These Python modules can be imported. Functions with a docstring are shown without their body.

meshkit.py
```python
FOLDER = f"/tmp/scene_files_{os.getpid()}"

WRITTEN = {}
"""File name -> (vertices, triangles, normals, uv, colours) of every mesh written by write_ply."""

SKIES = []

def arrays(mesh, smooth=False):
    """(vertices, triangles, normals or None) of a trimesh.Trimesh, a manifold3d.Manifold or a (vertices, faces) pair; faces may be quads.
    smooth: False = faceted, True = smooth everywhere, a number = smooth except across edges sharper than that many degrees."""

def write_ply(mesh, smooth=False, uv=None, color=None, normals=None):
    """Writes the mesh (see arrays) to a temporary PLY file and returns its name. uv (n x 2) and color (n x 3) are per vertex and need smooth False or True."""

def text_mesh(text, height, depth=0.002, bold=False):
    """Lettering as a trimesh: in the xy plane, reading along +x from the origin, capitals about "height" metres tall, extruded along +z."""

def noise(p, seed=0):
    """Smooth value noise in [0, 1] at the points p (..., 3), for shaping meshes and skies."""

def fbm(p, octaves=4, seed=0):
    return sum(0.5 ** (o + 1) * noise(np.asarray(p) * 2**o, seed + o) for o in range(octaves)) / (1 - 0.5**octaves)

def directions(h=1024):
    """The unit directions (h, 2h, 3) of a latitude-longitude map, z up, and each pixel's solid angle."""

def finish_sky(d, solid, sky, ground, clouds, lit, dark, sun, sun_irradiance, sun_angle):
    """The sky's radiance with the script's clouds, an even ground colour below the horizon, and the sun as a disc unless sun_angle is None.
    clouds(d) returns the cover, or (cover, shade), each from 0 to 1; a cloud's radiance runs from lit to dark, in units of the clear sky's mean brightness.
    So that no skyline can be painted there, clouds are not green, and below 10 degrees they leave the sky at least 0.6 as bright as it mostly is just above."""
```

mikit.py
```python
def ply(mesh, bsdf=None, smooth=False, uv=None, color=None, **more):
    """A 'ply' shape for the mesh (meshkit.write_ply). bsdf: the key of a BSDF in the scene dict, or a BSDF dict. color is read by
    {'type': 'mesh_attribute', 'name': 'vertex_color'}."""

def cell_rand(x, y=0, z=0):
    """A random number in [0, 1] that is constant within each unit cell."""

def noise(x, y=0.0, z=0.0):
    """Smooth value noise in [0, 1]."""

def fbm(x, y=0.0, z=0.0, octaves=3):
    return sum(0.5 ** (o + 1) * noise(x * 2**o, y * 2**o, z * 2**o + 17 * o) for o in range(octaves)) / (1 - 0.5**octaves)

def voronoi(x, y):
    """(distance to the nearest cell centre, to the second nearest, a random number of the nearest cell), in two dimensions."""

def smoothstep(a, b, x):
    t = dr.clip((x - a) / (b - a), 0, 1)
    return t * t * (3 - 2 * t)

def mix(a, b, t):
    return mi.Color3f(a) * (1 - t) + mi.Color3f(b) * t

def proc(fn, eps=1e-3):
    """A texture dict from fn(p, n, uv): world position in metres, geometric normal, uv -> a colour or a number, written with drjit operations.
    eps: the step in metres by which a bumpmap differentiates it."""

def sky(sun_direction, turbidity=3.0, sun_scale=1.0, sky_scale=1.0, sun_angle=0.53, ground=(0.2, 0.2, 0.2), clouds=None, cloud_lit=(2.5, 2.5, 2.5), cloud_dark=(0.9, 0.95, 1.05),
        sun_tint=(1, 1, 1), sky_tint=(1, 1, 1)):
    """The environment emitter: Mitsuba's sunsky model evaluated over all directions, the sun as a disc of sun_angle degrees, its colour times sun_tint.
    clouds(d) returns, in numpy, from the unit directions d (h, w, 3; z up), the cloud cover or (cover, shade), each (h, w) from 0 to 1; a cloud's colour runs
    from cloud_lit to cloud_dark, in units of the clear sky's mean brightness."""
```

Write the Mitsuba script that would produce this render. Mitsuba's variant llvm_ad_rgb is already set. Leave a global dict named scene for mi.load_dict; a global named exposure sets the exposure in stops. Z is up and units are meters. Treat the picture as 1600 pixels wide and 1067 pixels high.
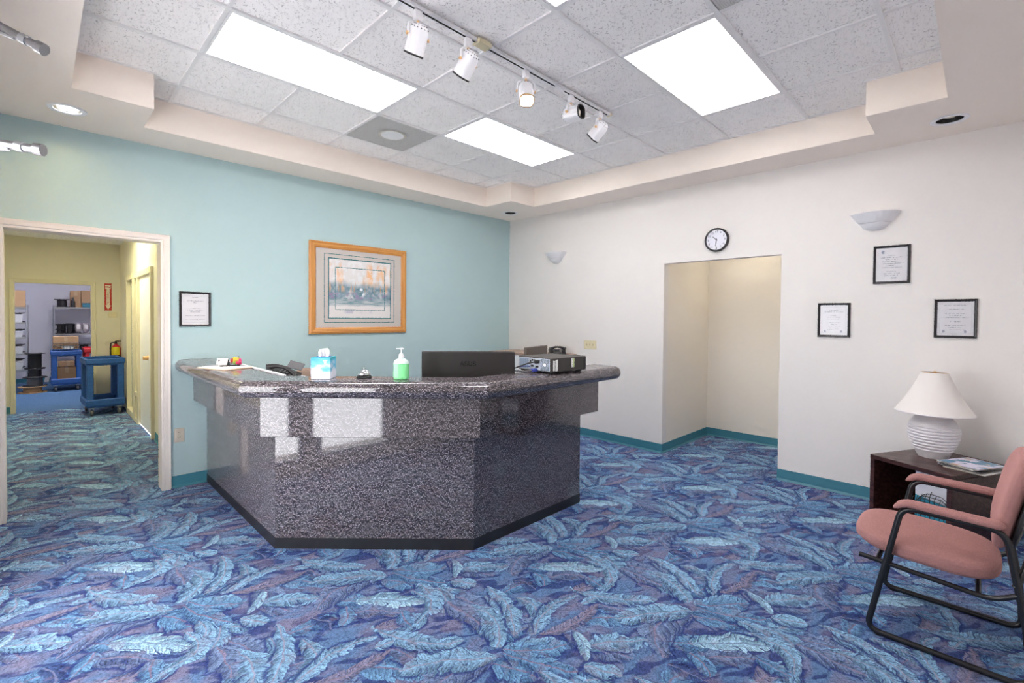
import math, random
import numpy as np, trimesh
import drjit as dr
import mitsuba as mi
import mikit, meshkit
from shapely.geometry import Polygon, box as sbox, LineString
from shapely.ops import unary_union

T = mi.ScalarTransform4f
PI = math.pi
scene, labels = {}, {}
rng = random.Random(7)

# ------------------------------------------------------------------ camera
CAM = np.array([-4.825, -4.841, 1.4773])
YAW, PITCH, ROLL, FPX, PPX, PPY = 0.7825, 0.0193, 0.0084, 735.883, 801.41, 510.36
FWD = np.array([math.cos(YAW) * math.cos(PITCH), math.sin(YAW) * math.cos(PITCH), -math.sin(PITCH)])
R0 = np.array([math.sin(YAW), -math.cos(YAW), 0.0])
U0 = np.cross(R0, FWD)
RIGHT = math.cos(ROLL) * R0 + math.sin(ROLL) * U0
UP = -math.sin(ROLL) * R0 + math.cos(ROLL) * U0
scene['camera'] = {
    'type': 'perspective', 'fov': 2 * math.degrees(math.atan(800 / FPX)), 'fov_axis': 'x', 'near_clip': 0.02, 'far_clip': 200.0,
    'principal_point_offset_x': (PPX - 800) / 1600, 'principal_point_offset_y': (533.5 - PPY) / 1067,
    'to_world': T().look_at(origin=CAM.tolist(), target=(CAM + FWD).tolist(), up=UP.tolist())}

# ------------------------------------------------------------------ light: overcast daylight, ceiling panels, lamps
exposure = -0.33
SKY = 70.0
scene['sky'] = mikit.sky((0.75, 0.3, 0.6), turbidity=4.0, sun_scale=0.0, sky_scale=1.0, ground=(0.95, 0.95, 0.97),
                         clouds=lambda d: np.ones(d.shape[:2]), cloud_lit=(SKY * 1.0, SKY * 1.0, SKY * 1.02), cloud_dark=(SKY, SKY, SKY))
PANEL = (13.0, 12.6, 12.4)          # fluorescent troffers of the reception room
HALL_PANEL = (25.0, 23.5, 15.5)     # warm troffer of the hallway
STORE_PANEL = (29.0, 29.0, 32.0)    # cool troffer of the storage room
WARM_BULB = (330.0, 205.0, 66.0)

# ------------------------------------------------------------------ materials
def prin(name, color, rough=0.6, metallic=0.0, spec=0.5, **kw):
    scene['mat_' + name] = {'type': 'twosided', 'bsdf': {'type': 'principled', 'base_color': color if isinstance(color, dict) else {'type': 'rgb', 'value': list(color)},
                            'roughness': rough, 'metallic': metallic, 'specular': spec, **kw}}
    return 'mat_' + name

def bumped(name, color, bump, scale, rough=0.7, spec=0.3, eps=1e-3):
    scene['mat_' + name] = {'type': 'twosided', 'bsdf': {'type': 'bumpmap', 'arbitrary': mikit.proc(bump, eps), 'scale': scale,
        'bsdf': {'type': 'principled', 'base_color': color if isinstance(color, dict) else {'type': 'rgb', 'value': list(color)}, 'roughness': rough, 'specular': spec}}}
    return 'mat_' + name

C3 = mi.Color3f
N, FB, SS, MIX, CR = mikit.noise, mikit.fbm, mikit.smoothstep, mikit.mix, mikit.cell_rand

def wallpaint(a, amp=0.035):
    def fn(p, n, uv):
        k = 1 + amp * (FB(p.x * 1.3 + 3, p.y * 1.3, p.z * 1.3) - 0.5) + 0.02 * (N(p.x * 160, p.y * 160, p.z * 160) - 0.5)
        return C3(*a) * k
    return mikit.proc(fn)

M_TEAL = prin('teal_paint', wallpaint((0.44, 0.585, 0.60)), 0.55, spec=0.25)
M_WHITE = prin('white_paint', wallpaint((0.79, 0.755, 0.73)), 0.6, spec=0.25)
M_CREAM = prin('cream_paint', wallpaint((0.86, 0.775, 0.70)), 0.65, spec=0.2)
M_HALL = prin('hall_paint', wallpaint((0.74, 0.70, 0.57)), 0.6, spec=0.25)
M_STORE = prin('store_paint', wallpaint((0.74, 0.74, 0.80)), 0.6, spec=0.25)
M_TRIM = prin('trim_white', (0.80, 0.745, 0.70), 0.35)
M_TRIMY = prin('trim_cream', (0.74, 0.68, 0.50), 0.4)
M_BASE = prin('teal_vinyl', (0.045, 0.190, 0.255), 0.4)

def tile_fn(p, n, uv):
    a = N(p.x * 170, p.y * 170, 1.0)
    b = N(p.x * 90, p.y * 90, 5.0)
    sp = SS(0.30, 0.10, a) * 0.40 + SS(0.16, 0.08, b) * 0.14
    k = 1 - sp + 0.05 * (CR(dr.floor(p.x / 0.6096 + 0.73), dr.floor(p.y / 0.6096 + 0.28), 3) - 0.5)
    return C3(0.90, 0.88, 0.87) * k
M_TILE = prin('ceiling_tile', mikit.proc(tile_fn), 0.9, spec=0.1)
M_TEE = prin('tee_white', (0.80, 0.79, 0.79), 0.4)

def granite_fn(p, n, uv):
    q = (p.x * 0.83 + p.y * 0.55, p.y * 0.81 - p.x * 0.53 + p.z * 0.13, p.z * 0.97 + p.x * 0.11)
    a = CR(q[0] * 205, q[1] * 205, q[2] * 205)
    b = N(q[0] * 120, q[1] * 120, q[2] * 120)
    c = CR(q[0] * 110 + 7, q[1] * 110, q[2] * 110)
    base = MIX((0.016, 0.013, 0.015), (0.095, 0.080, 0.090), SS(0.25, 0.75, b))
    base = MIX(base, (0.36, 0.32, 0.36), SS(0.84, 0.88, a) * 0.8)
    base = MIX(base, (0.20, 0.16, 0.15), SS(0.90, 0.93, c) * 0.5)
    return MIX(base, (0.015, 0.013, 0.016), SS(0.14, 0.08, a) * 0.8)
M_GRANITE = prin('granite', mikit.proc(granite_fn), 0.06, spec=1.0)
M_TOE = prin('black_vinyl', (0.012, 0.012, 0.015), 0.45)

# ---- carpet: a 36-inch half-drop repeat of feathery leaves, every leaf given by base, tip, half width, bend
LX, LY = 0.935, 0.9144
PAL = {  # light, mid, rib
    'P': ((0.215, 0.300, 0.360), (0.120, 0.195, 0.255), (0.10, 0.13, 0.20)),
    'A': ((0.142, 0.228, 0.312), (0.074, 0.120, 0.180), (0.17, 0.155, 0.20)),
    'B': ((0.090, 0.165, 0.250), (0.045, 0.085, 0.160), (0.13, 0.095, 0.14)),
    'M': ((0.108, 0.140, 0.215), (0.058, 0.070, 0.130), (0.14, 0.105, 0.15)),
    'K': ((0.135, 0.118, 0.165), (0.085, 0.082, 0.130), (0.150, 0.108, 0.140)),
    'D': ((0.040, 0.060, 0.130), (0.018, 0.021, 0.070), (0.10, 0.10, 0.16))}
LEAVES = [
    (-3.018,-3.430,0.0389,-0.9992,0.379,0.085,-0.10,'M',1),
    (-2.522,-3.846,0.3492,-0.9371,0.217,0.070,0.00,'B',1),
    (-3.766,-2.637,0.7375,-0.6753,0.283,0.060,0.10,'M',1),
    (-3.471,-3.401,0.5197,-0.8544,0.166,0.070,0.00,'B',-1),
    (-2.347,-4.083,-0.4421,-0.8970,0.283,0.065,0.10,'A',1),
    (-2.425,-3.816,0.7512,-0.6601,0.292,0.062,-0.10,'B',1),
    (-2.450,-3.834,0.4303,-0.9027,0.335,0.055,-0.06,'B',1),
    (-2.362,-3.438,-0.1129,-0.9936,0.358,0.050,0.12,'A',1),
    (-2.216,-3.467,-0.3031,-0.9530,0.347,0.050,0.10,'A',1),
    (-2.392,-3.463,-0.1128,-0.9936,0.342,0.065,0.10,'A',1),
    (-2.110,-3.590,-0.5444,-0.8388,0.316,0.060,0.24,'A',1),
    (-2.262,-3.863,0.9925,0.1225,0.405,0.035,0.15,'A',-1),
    (-2.242,-3.875,0.9903,-0.1389,0.387,0.035,-0.10,'K',1),
    (-2.637,-3.838,-0.9324,0.3614,0.219,0.060,0.10,'M',1),
    (-2.540,-3.842,-0.9912,-0.1322,0.378,0.085,-0.24,'M',-1),
    (-2.855,-3.791,-0.8704,0.4924,0.183,0.050,0.00,'A',1),
    (-2.494,-3.840,-0.8227,0.5685,0.419,0.075,-0.04,'A',-1),
    (-3.707,-2.870,0.5942,-0.8043,0.416,0.055,-0.10,'A',1),
    (-3.707,-2.846,0.9920,-0.1264,0.179,0.040,-0.10,'K',-1),
    (-3.288,-2.996,-0.2877,-0.9577,0.357,0.070,0.22,'A',1),
    (-3.097,-2.940,-0.4111,-0.9116,0.437,0.040,0.12,'A',1),
    (-3.335,-2.907,-0.0009,-1.0000,0.255,0.060,0.02,'M',1),
    (-3.357,-2.653,-0.3492,-0.9371,0.258,0.050,0.18,'A',1),
    (-3.416,-2.707,-0.4968,-0.8679,0.277,0.050,0.32,'A',1),
    (-3.262,-2.811,0.7740,-0.6332,0.130,0.045,0.00,'A',1),
    (-2.164,-4.072,0.8013,-0.5983,0.237,0.060,0.06,'A',1),
    (-2.267,-4.136,0.4790,-0.8778,0.157,0.045,0.00,'A',1),
    (-2.947,-3.930,0.1628,-0.9867,0.146,0.050,0.12,'D',-1),
    (-2.796,-3.957,-0.5278,-0.8494,0.157,0.040,0.12,'B',1),
    (-2.615,-4.187,-0.2053,-0.9787,0.130,0.045,-0.04,'B',1),
    (-3.783,-2.952,0.9629,-0.2697,0.097,0.030,0.00,'A',1),
    (-2.113,-3.978,-0.6273,-0.7787,0.193,0.030,0.06,'P',1),
    (-2.740,-3.932,0.6748,-0.7380,0.364,0.060,0.04,'P',-1)]
UNDER = []
for k in range(11):
    a = -0.75 + rng.uniform(-0.75, 0.75) + (PI if k % 4 == 0 else 0)
    UNDER.append((rng.uniform(0, LX), (k + rng.uniform(0, .6)) / 11 * LY, math.cos(a), math.sin(a), rng.uniform(.26, .40), rng.uniform(.05, .075), rng.uniform(-.12, .12), 'BMBAM'[k % 5], 1 if k % 2 else -1))
def carpet_fn(p, n, uv):
    wx = p.x + 0.020 * (N(p.x * 17, p.y * 17, 2) - 0.5) + 0.006 * (N(p.x * 70, p.y * 70, 5) - 0.5)
    wy = p.y + 0.020 * (N(p.x * 17 + 40, p.y * 17, 9) - 0.5) + 0.006 * (N(p.x * 70, p.y * 70 + 9, 8) - 0.5)
    f1 = FB(wx * 7, wy * 15, 3.0)
    st = N(wx * 22 + wy * 40, wy * 12 - wx * 7, 7.0)
    col = MIX((0.090, 0.094, 0.155), (0.064, 0.102, 0.180), SS(0.35, 0.65, f1))
    col = MIX(col, (0.018, 0.024, 0.085), SS(0.54, 0.70, st) * 0.8)
    col = MIX(col, (0.140, 0.100, 0.130), SS(0.60, 0.78, N(wx * 9 + 5, wy * 13, 4.0)) * 0.35)
    fine = N(wx * 75 + wy * 60, wy * 75 - wx * 60, 3.0)
    pk = N(wx * 30, wy * 30, 6.0)
    jig = 2.4 * N(wx * 11, wy * 11, 8.0) + 0.7 * N(wx * 33, wy * 33, 1.0)
    for (bx, by, dx, dy, L, W, bend, pal, sh) in UNDER + LEAVES:
        qx, qy = wx - (bx + dx * L / 2), wy - (by + dy * L / 2)
        k = dr.round(qx / LX)
        qx = qx - k * LX
        qy = qy + k * (LY / 2)
        qy = qy - dr.round(qy / LY) * LY
        s = (qx * dx + qy * dy) / L + 0.5
        hump = dr.maximum(s * (1 - s), 0) * 4
        t = (qy * dx - qx * dy) - bend * L * hump
        at = dr.abs(t)
        ph = s * (L / 0.0155) - at * (0.8 / 0.0155)
        saw = ph - dr.floor(ph)
        p2 = s * (L / 0.052) - at * (0.9 / 0.052) + bx * 7 + jig
        saw2 = p2 - dr.floor(p2)
        big = CR(dr.floor(p2), dr.select(t > 0, 3.5, 9.5), bx * 50)
        w = W * dr.sqrt(hump) * (0.66 + 0.08 * saw + 0.22 * saw2 + 0.34 * big)
        d = w - at
        ins = SS(0.0, 0.004, d) * SS(-0.005, 0.02, s) * SS(1.01, 0.985, s)
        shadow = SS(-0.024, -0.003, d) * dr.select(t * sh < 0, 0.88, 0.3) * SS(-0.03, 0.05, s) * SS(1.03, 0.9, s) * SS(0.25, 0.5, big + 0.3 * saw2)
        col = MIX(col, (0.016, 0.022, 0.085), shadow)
        v = dr.clip(at / dr.maximum(w, 1e-4), 0, 1)
        lt = dr.clip(dr.select(t * sh > 0, 0.28 + 0.70 * v, 0.75 - 0.75 * v) + 0.5 * (big - 0.5) + 0.55 * (fine - 0.5) + 0.5 * (saw2 - 0.5), 0, 1)
        c = MIX(C3(*PAL[pal][1]) * 0.85, C3(*PAL[pal][0]) * 1.14, lt)
        c = MIX(c, (0.022, 0.030, 0.10), SS(0.22, 0.06, saw2) * SS(0.10, 0.6, v) * 0.8)
        c = c * (1 - 0.45 * SS(0.40, 0.05, saw) * SS(0.1, 0.5, v))
        c = MIX(c, PAL[pal][2], SS(0.0055, 0.0025, at) * 0.85)
        c = MIX(c, (0.15, 0.105, 0.13), SS(0.62, 0.85, pk) * 0.30)
        col = MIX(col, c, ins * 0.92)
    pile = 0.40 + 0.5 * CR(p.x * 190, p.y * 190, 0.5) + 0.7 * N(p.x * 120 + p.y * 60, p.y * 140 - p.x * 50, 2.5)
    return col * pile * C3(1.36, 1.52, 1.64)
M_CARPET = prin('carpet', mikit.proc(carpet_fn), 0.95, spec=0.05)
M_CARPETB = prin('carpet_plain', mikit.proc(lambda p, n, uv: C3(0.075, 0.14, 0.25) * (0.85 + 0.3 * N(p.x * 120, p.y * 120, 1))), 0.95, spec=0.05)

def wood(name, a, b, rough=0.35, ax=0):
    def fn(p, n, uv):
        q = [p.x, p.y, p.z]
        l = q.pop(ax)
        g = FB(l * 3, q[0] * 60 + q[1] * 45, q[1] * 60)
        return MIX(a, b, SS(0.3, 0.75, g))
    return prin(name, mikit.proc(fn), rough)
M_OAKH = wood('oak_across', (0.50, 0.20, 0.045), (0.66, 0.32, 0.09), 0.35, 0)
M_OAKV = wood('oak_upright', (0.50, 0.20, 0.045), (0.66, 0.32, 0.09), 0.35, 2)
M_MAHOG = wood('dark_wood', (0.028, 0.010, 0.010), (0.060, 0.021, 0.019), 0.3, 1)
M_BLACKP = prin('black_plastic', (0.014, 0.013, 0.014), 0.4)
M_BLACKF = prin('black_frame', (0.010, 0.010, 0.012), 0.3)
M_GREYP = prin('grey_plastic', (0.10, 0.10, 0.11), 0.45)
M_WHITEP = prin('white_plastic', (0.84, 0.84, 0.86), 0.3)
M_WHITEM = prin('white_enamel', (0.84, 0.83, 0.86), 0.28)
M_CHROME = prin('chrome', (0.78, 0.78, 0.80), 0.12, 1.0)
M_STEEL = prin('steel', (0.55, 0.57, 0.60), 0.3, 1.0)
M_BRASS = prin('brass', (0.80, 0.52, 0.26), 0.35, 0.8)
M_IVORY = prin('ivory_plastic', (0.74, 0.66, 0.45), 0.4)
M_BEIGE = prin('beige_plastic', (0.58, 0.54, 0.46), 0.4)
M_DARK = prin('dark_hole', (0.01, 0.01, 0.01), 0.8)
M_PAPER = prin('paper', (0.82, 0.81, 0.78), 0.7)
M_BLUEP = prin('blue_plastic', mikit.proc(lambda p, n, uv: C3(0.018, 0.085, 0.30) * (0.85 + 0.3 * N(p.x * 40, p.y * 40, p.z * 40))), 0.45)
M_REDP = prin('red_plastic', (0.55, 0.02, 0.03), 0.4)
M_CARD = prin('cardboard', (0.42, 0.26, 0.14), 0.8)
M_LAMPW = prin('lamp_ceramic', (0.78, 0.75, 0.77), 0.4)
def fabric(name, a):
    return prin(name, mikit.proc(lambda p, n, uv: C3(*a) * (0.80 + 0.4 * N(p.x * 420, p.y * 420, p.z * 420))), 0.9, spec=0.1, sheen=0.3)
M_PINK = fabric('dusty_pink_fabric', (0.34, 0.172, 0.163))
M_TAUPE = fabric('taupe_fabric', (0.30, 0.22, 0.18))
scene['mat_shade'] = {'type': 'twosided', 'bsdf': {'type': 'principled', 'base_color': {'type': 'rgb', 'value': [0.80, 0.76, 0.73]}, 'roughness': 0.8, 'specular': 0.1}}
scene['mat_glass'] = {'type': 'thindielectric'}
M_FROST = prin('frosted_pane', (0.42, 0.44, 0.38), 0.2)

# ------------------------------------------------------------------ mesh helpers
_used = {}
def uniq(name):
    k = _used.get(name, 0)
    _used[name] = k + 1
    return name if k == 0 else f'{name}_{k:03d}'

GROUPS = {'spotlight': 'spotlights on the ceiling track', 'ceiling_light': 'fluorescent ceiling panels', 'downlight': 'recessed soffit downlights', 'framed_certificate': 'black-framed certificates',
          'wall_sconce': 'white half-bowl sconces', 'utility_cart': 'plastic utility carts', 'cable_reel': 'cable reels in the storage room', 'cardboard_box': 'cardboard boxes in the storage room',
          'plastic_bag': 'clear bags on the back shelf', 'plastic_bin': 'white bins on the left shelf', 'computer_cable': 'cables behind the desktop computer', 'telephone': 'desk telephones', 'computer_monitor': 'monitors behind the counter',
          'wire_shelf': 'wire shelf units', 'chrome_arm': 'chrome arms at the left edge', 'ceiling_vent': 'grey return vents'}
def thing(name, label, cat, group=None):
    key = uniq(name)
    group = group or GROUPS.get(name)
    labels[key] = {'label': label, 'category': cat}
    if group:
        labels[key]['group'] = group
    return key

def struct(name, label=None):
    key = uniq(name)
    labels[key] = {'kind': 'structure'}
    if label:
        labels[key]['label'] = label
    return key

def part(parent, name, mesh, mat, smooth=False, label=None, **kw):
    key = uniq(parent + '__' + name)
    scene[key] = mikit.ply(mesh, mat, smooth, **kw)
    if label:
        labels[key] = {'label': label}
    return key

def whole(name, mesh, mat, label, cat, group=None, smooth=False, **kw):
    key = thing(name, label, cat, group)
    scene[key] = mikit.ply(mesh, mat, smooth, **kw)
    return key

def swhole(name, mesh, mat, label=None, smooth=False):
    key = struct(name, label)
    scene[key] = mikit.ply(mesh, mat, smooth)
    return key

def cat(*ms):
    return trimesh.util.concatenate([m for m in ms])

def bx(x0, x1, y0, y1, z0, z1):
    m = trimesh.creation.box((x1 - x0, y1 - y0, z1 - z0))
    m.apply_translation(((x0 + x1) / 2, (y0 + y1) / 2, (z0 + z1) / 2))
    return m

def rb(x0, x1, y0, y1, z0, z1, c=0.004):
    """box with chamfered edges"""
    c = min(c, (x1 - x0) * 0.45, (y1 - y0) * 0.45, (z1 - z0) * 0.45)
    pts = []
    for X, a in ((x0, 1), (x1, -1)):
        for Y, b in ((y0, 1), (y1, -1)):
            for Z, e in ((z0, 1), (z1, -1)):
                pts += [(X, Y + b * c, Z + e * c), (X + a * c, Y, Z + e * c), (X + a * c, Y + b * c, Z)]
    return trimesh.convex.convex_hull(np.array(pts))

def xf(m, X, Y, Z, o):
    """maps local axes to X, Y, Z at o"""
    m = m.copy()
    A = np.eye(4)
    A[:3, 0], A[:3, 1], A[:3, 2], A[:3, 3] = X, Y, Z, o
    m.apply_transform(A)
    return m

def rotz(m, deg, o=(0, 0, 0)):
    m = m.copy()
    m.apply_transform(trimesh.transformations.rotation_matrix(math.radians(deg), (0, 0, 1), o))
    return m

def unit(v):
    v = np.asarray(v, float)
    return v / np.linalg.norm(v)

def basis(z, hint=(0, 0, 1)):
    z = unit(z)
    x = np.cross(hint, z)
    if np.linalg.norm(x) < 1e-3:
        x = np.cross((1, 0, 0), z)
    x = unit(x)
    return x, np.cross(z, x), z

def tube(path, r, n=10, closed=False):
    p = np.asarray(path, float)
    m = len(p)
    if closed:
        t = np.array([unit(unit(p[(i + 1) % m] - p[i]) + unit(p[i] - p[i - 1])) for i in range(m)])
    else:
        t = np.array([unit((unit(p[i + 1] - p[i]) if i < m - 1 else 0) + (unit(p[i] - p[i - 1]) if i > 0 else 0)) for i in range(m)])
    a = basis(t[0])[0]
    rings = []
    for i in range(m):
        a = unit(a - t[i] * np.dot(a, t[i]))
        b = np.cross(t[i], a)
        ang = np.arange(n) * 2 * PI / n
        rr = r[i] if hasattr(r, '__len__') else r
        rings.append(p[i] + rr * (np.cos(ang)[:, None] * a + np.sin(ang)[:, None] * b))
    v = np.vstack(rings)
    f = []
    for i in range(m if closed else m - 1):
        j = (i + 1) % m
        for k in range(n):
            l = (k + 1) % n
            f += [(i * n + k, i * n + l, j * n + l), (i * n + k, j * n + l, j * n + k)]
    if not closed:
        v = np.vstack([v, p[0], p[-1]])
        c0, c1 = m * n, m * n + 1
        for k in range(n):
            l = (k + 1) % n
            f += [(c0, l, k), (c1, (m - 1) * n + k, (m - 1) * n + l)]
    return trimesh.Trimesh(v, f, process=False)

def fillet(path, r, n=6, closed=False):
    """polyline with its corners rounded"""
    p = [np.asarray(q, float) for q in path]
    m = len(p)
    out = []
    for i in range(m):
        if not closed and i in (0, m - 1):
            out.append(p[i])
            continue
        a, b, c = p[i - 1], p[i], p[(i + 1) % m]
        u, w = unit(a - b), unit(c - b)
        d = min(r, np.linalg.norm(a - b) * 0.48, np.linalg.norm(c - b) * 0.48)
        for k in range(n + 1):
            s = k / n
            out.append((1 - s) ** 2 * (b + u * d) + 2 * s * (1 - s) * b + s * s * (b + w * d))
    return np.array(out)

def lathe(prof, n=32, a0=0.0, a1=2 * PI, sq=0.0):
    """profile (r, z) about z; sq squares the section off"""
    full = abs(a1 - a0 - 2 * PI) < 1e-6
    k = n if full else n + 1
    ang = a0 + (a1 - a0) * np.arange(k) / n
    g = 1.0 if not sq else 1 / (np.abs(np.cos(ang)) ** sq + np.abs(np.sin(ang)) ** sq) ** (1 / sq)
    v = np.vstack([np.stack([r * g * np.cos(ang), r * g * np.sin(ang), np.full(k, z)], 1) for r, z in prof])
    f = []
    for i in range(len(prof) - 1):
        for q in range(n):
            l = (q + 1) % k
            f += [(i * k + q, i * k + l, (i + 1) * k + l), (i * k + q, (i + 1) * k + l, (i + 1) * k + q)]
    m = trimesh.Trimesh(v, f, process=False)
    m.update_faces(m.nondegenerate_faces())
    return m

def cyl(r, h, n=24, c=0.0):
    return lathe([(0, 0), (r - c, 0), (r, c), (r, h - c), (r - c, h), (0, h)], n) if c else lathe([(0, 0), (r, 0), (r, h), (0, h)], n)

def extr(poly, z0, z1):
    ps = getattr(poly, 'geoms', [poly])
    ms = []
    for q in ps:
        m = trimesh.creation.extrude_polygon(q, z1 - z0, engine='earcut')
        m.apply_translation((0, 0, z0))
        ms.append(m)
    return cat(*ms)

EX, EY, EZ = np.eye(3)
def on_back(m, x, z, y=0.0):      # local xy on the teal wall, local z towards the room
    return xf(m, EX, EZ, -EY, (x, y, z))
def on_right(m, y, z, x=0.0):     # local xy on the white wall
    return xf(m, -EY, EZ, -EX, (x, y, z))

def ring(w, h, b, d, c=0.003):
    """four mitred frame bars round a w x h rectangle, b wide, d deep; local xy, z up"""
    out = []
    for k in range(4):
        L, Hh = (w, h) if k % 2 == 0 else (h, w)
        prof = [(0, 0), (0, d * 0.7), (b * 0.25, d), (b * 0.75, d * 0.85), (b, d * 0.6), (b, 0)]
        v = []
        for sx in (-1, 1):
            for (o, z) in prof:
                v.append((sx * (L / 2 - o), -Hh / 2 + o, z))
        q = len(prof)
        f = []
        for i in range(q):
            j = (i + 1) % q
            f += [(i, j, q + j), (i, q + j, q + i)]
        f += [(0, i + 1, i) for i in range(1, q - 1)] + [(q, q + i, q + i + 1) for i in range(1, q - 1)]
        m = trimesh.Trimesh(v, f, process=False)
        m.fix_normals()
        out.append(rotz(m, 90 * k))
    return out

def quad(w, h, z=0.0):
    """a w x h sheet in local xy with its uv"""
    v = np.array([[-w / 2, -h / 2, z], [w / 2, -h / 2, z], [w / 2, h / 2, z], [-w / 2, h / 2, z]])
    return trimesh.Trimesh(v, [[0, 1, 2], [0, 2, 3]], process=False), np.array([[0, 0], [1, 0], [1, 1], [0, 1.0]])

def text(s, h, d=0.001, bold=False, center=True):
    m = meshkit.text_mesh(s, h, d, bold)
    if center:
        b = m.bounds
        m.apply_translation((-(b[0][0] + b[1][0]) / 2, -(b[0][1] + b[1][1]) / 2, 0))
    return m

# ------------------------------------------------------------------ the setting
HS, ZC = 2.865, 3.097            # soffit underside, ceiling grid
XL, YF = -5.10, -5.30            # window wall on the left, wall behind the camera
GX, GY, G = -4.102, -1.389, 0.6096
DX0, DX1, DH = -4.99, -4.10, 2.078     # opening to the hallway
N0, N1, NH, NB = -3.540, -2.392, 2.080, 1.20   # alcove in the white wall
HX, HY, HZ = -3.86, 5.22, 2.62   # hallway: right wall, end wall, ceiling
SX0, SX1, SY, SZ = -5.75, -3.1, 9.45, 3.0

fl = unary_union([sbox(XL, YF, 0.0, 0.0), sbox(DX0, -0.01, DX1, 0.15), sbox(-5.4, 0.14, HX, HY), sbox(-0.01, N0, NB, N1)])
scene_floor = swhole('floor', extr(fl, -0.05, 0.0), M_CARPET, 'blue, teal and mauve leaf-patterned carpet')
swhole('floor', extr(sbox(SX0, HY, SX1, SY), -0.05, 0.0), M_CARPETB, 'plain blue carpet of the storage room')

def plane_xz(poly, y0, y1):   # polygon in (x, z) standing between y0 and y1
    return xf(extr(poly, 0, y1 - y0), EX, EZ, -EY, (0, y1, 0))
def plane_yz(poly, x0, x1):   # polygon in (y, z)
    return xf(extr(poly, 0, x1 - x0), EY, EZ, EX, (x0, 0, 0))

opening = sbox(DX0 - 0.02, -1, DX1 + 0.02, DH + 0.02)
swhole('wall_back', plane_xz(sbox(XL - 0.1, -0.05, 0.1, HS + 0.5).difference(opening), 0, 0.07), M_TEAL, 'teal painted wall behind the reception desk')
swhole('wall_hall_near', plane_xz(sbox(XL - 0.4, -0.05, 0.1, HS + 0.5).difference(opening), 0.071, 0.14), M_HALL)
swhole('wall_right', plane_yz(sbox(YF - 0.1, -0.05, 0.07, HS + 0.5).difference(sbox(N0, -1, N1, NH)), 0, 0.10), M_WHITE, 'off-white wall with the clock and the alcove')
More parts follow.
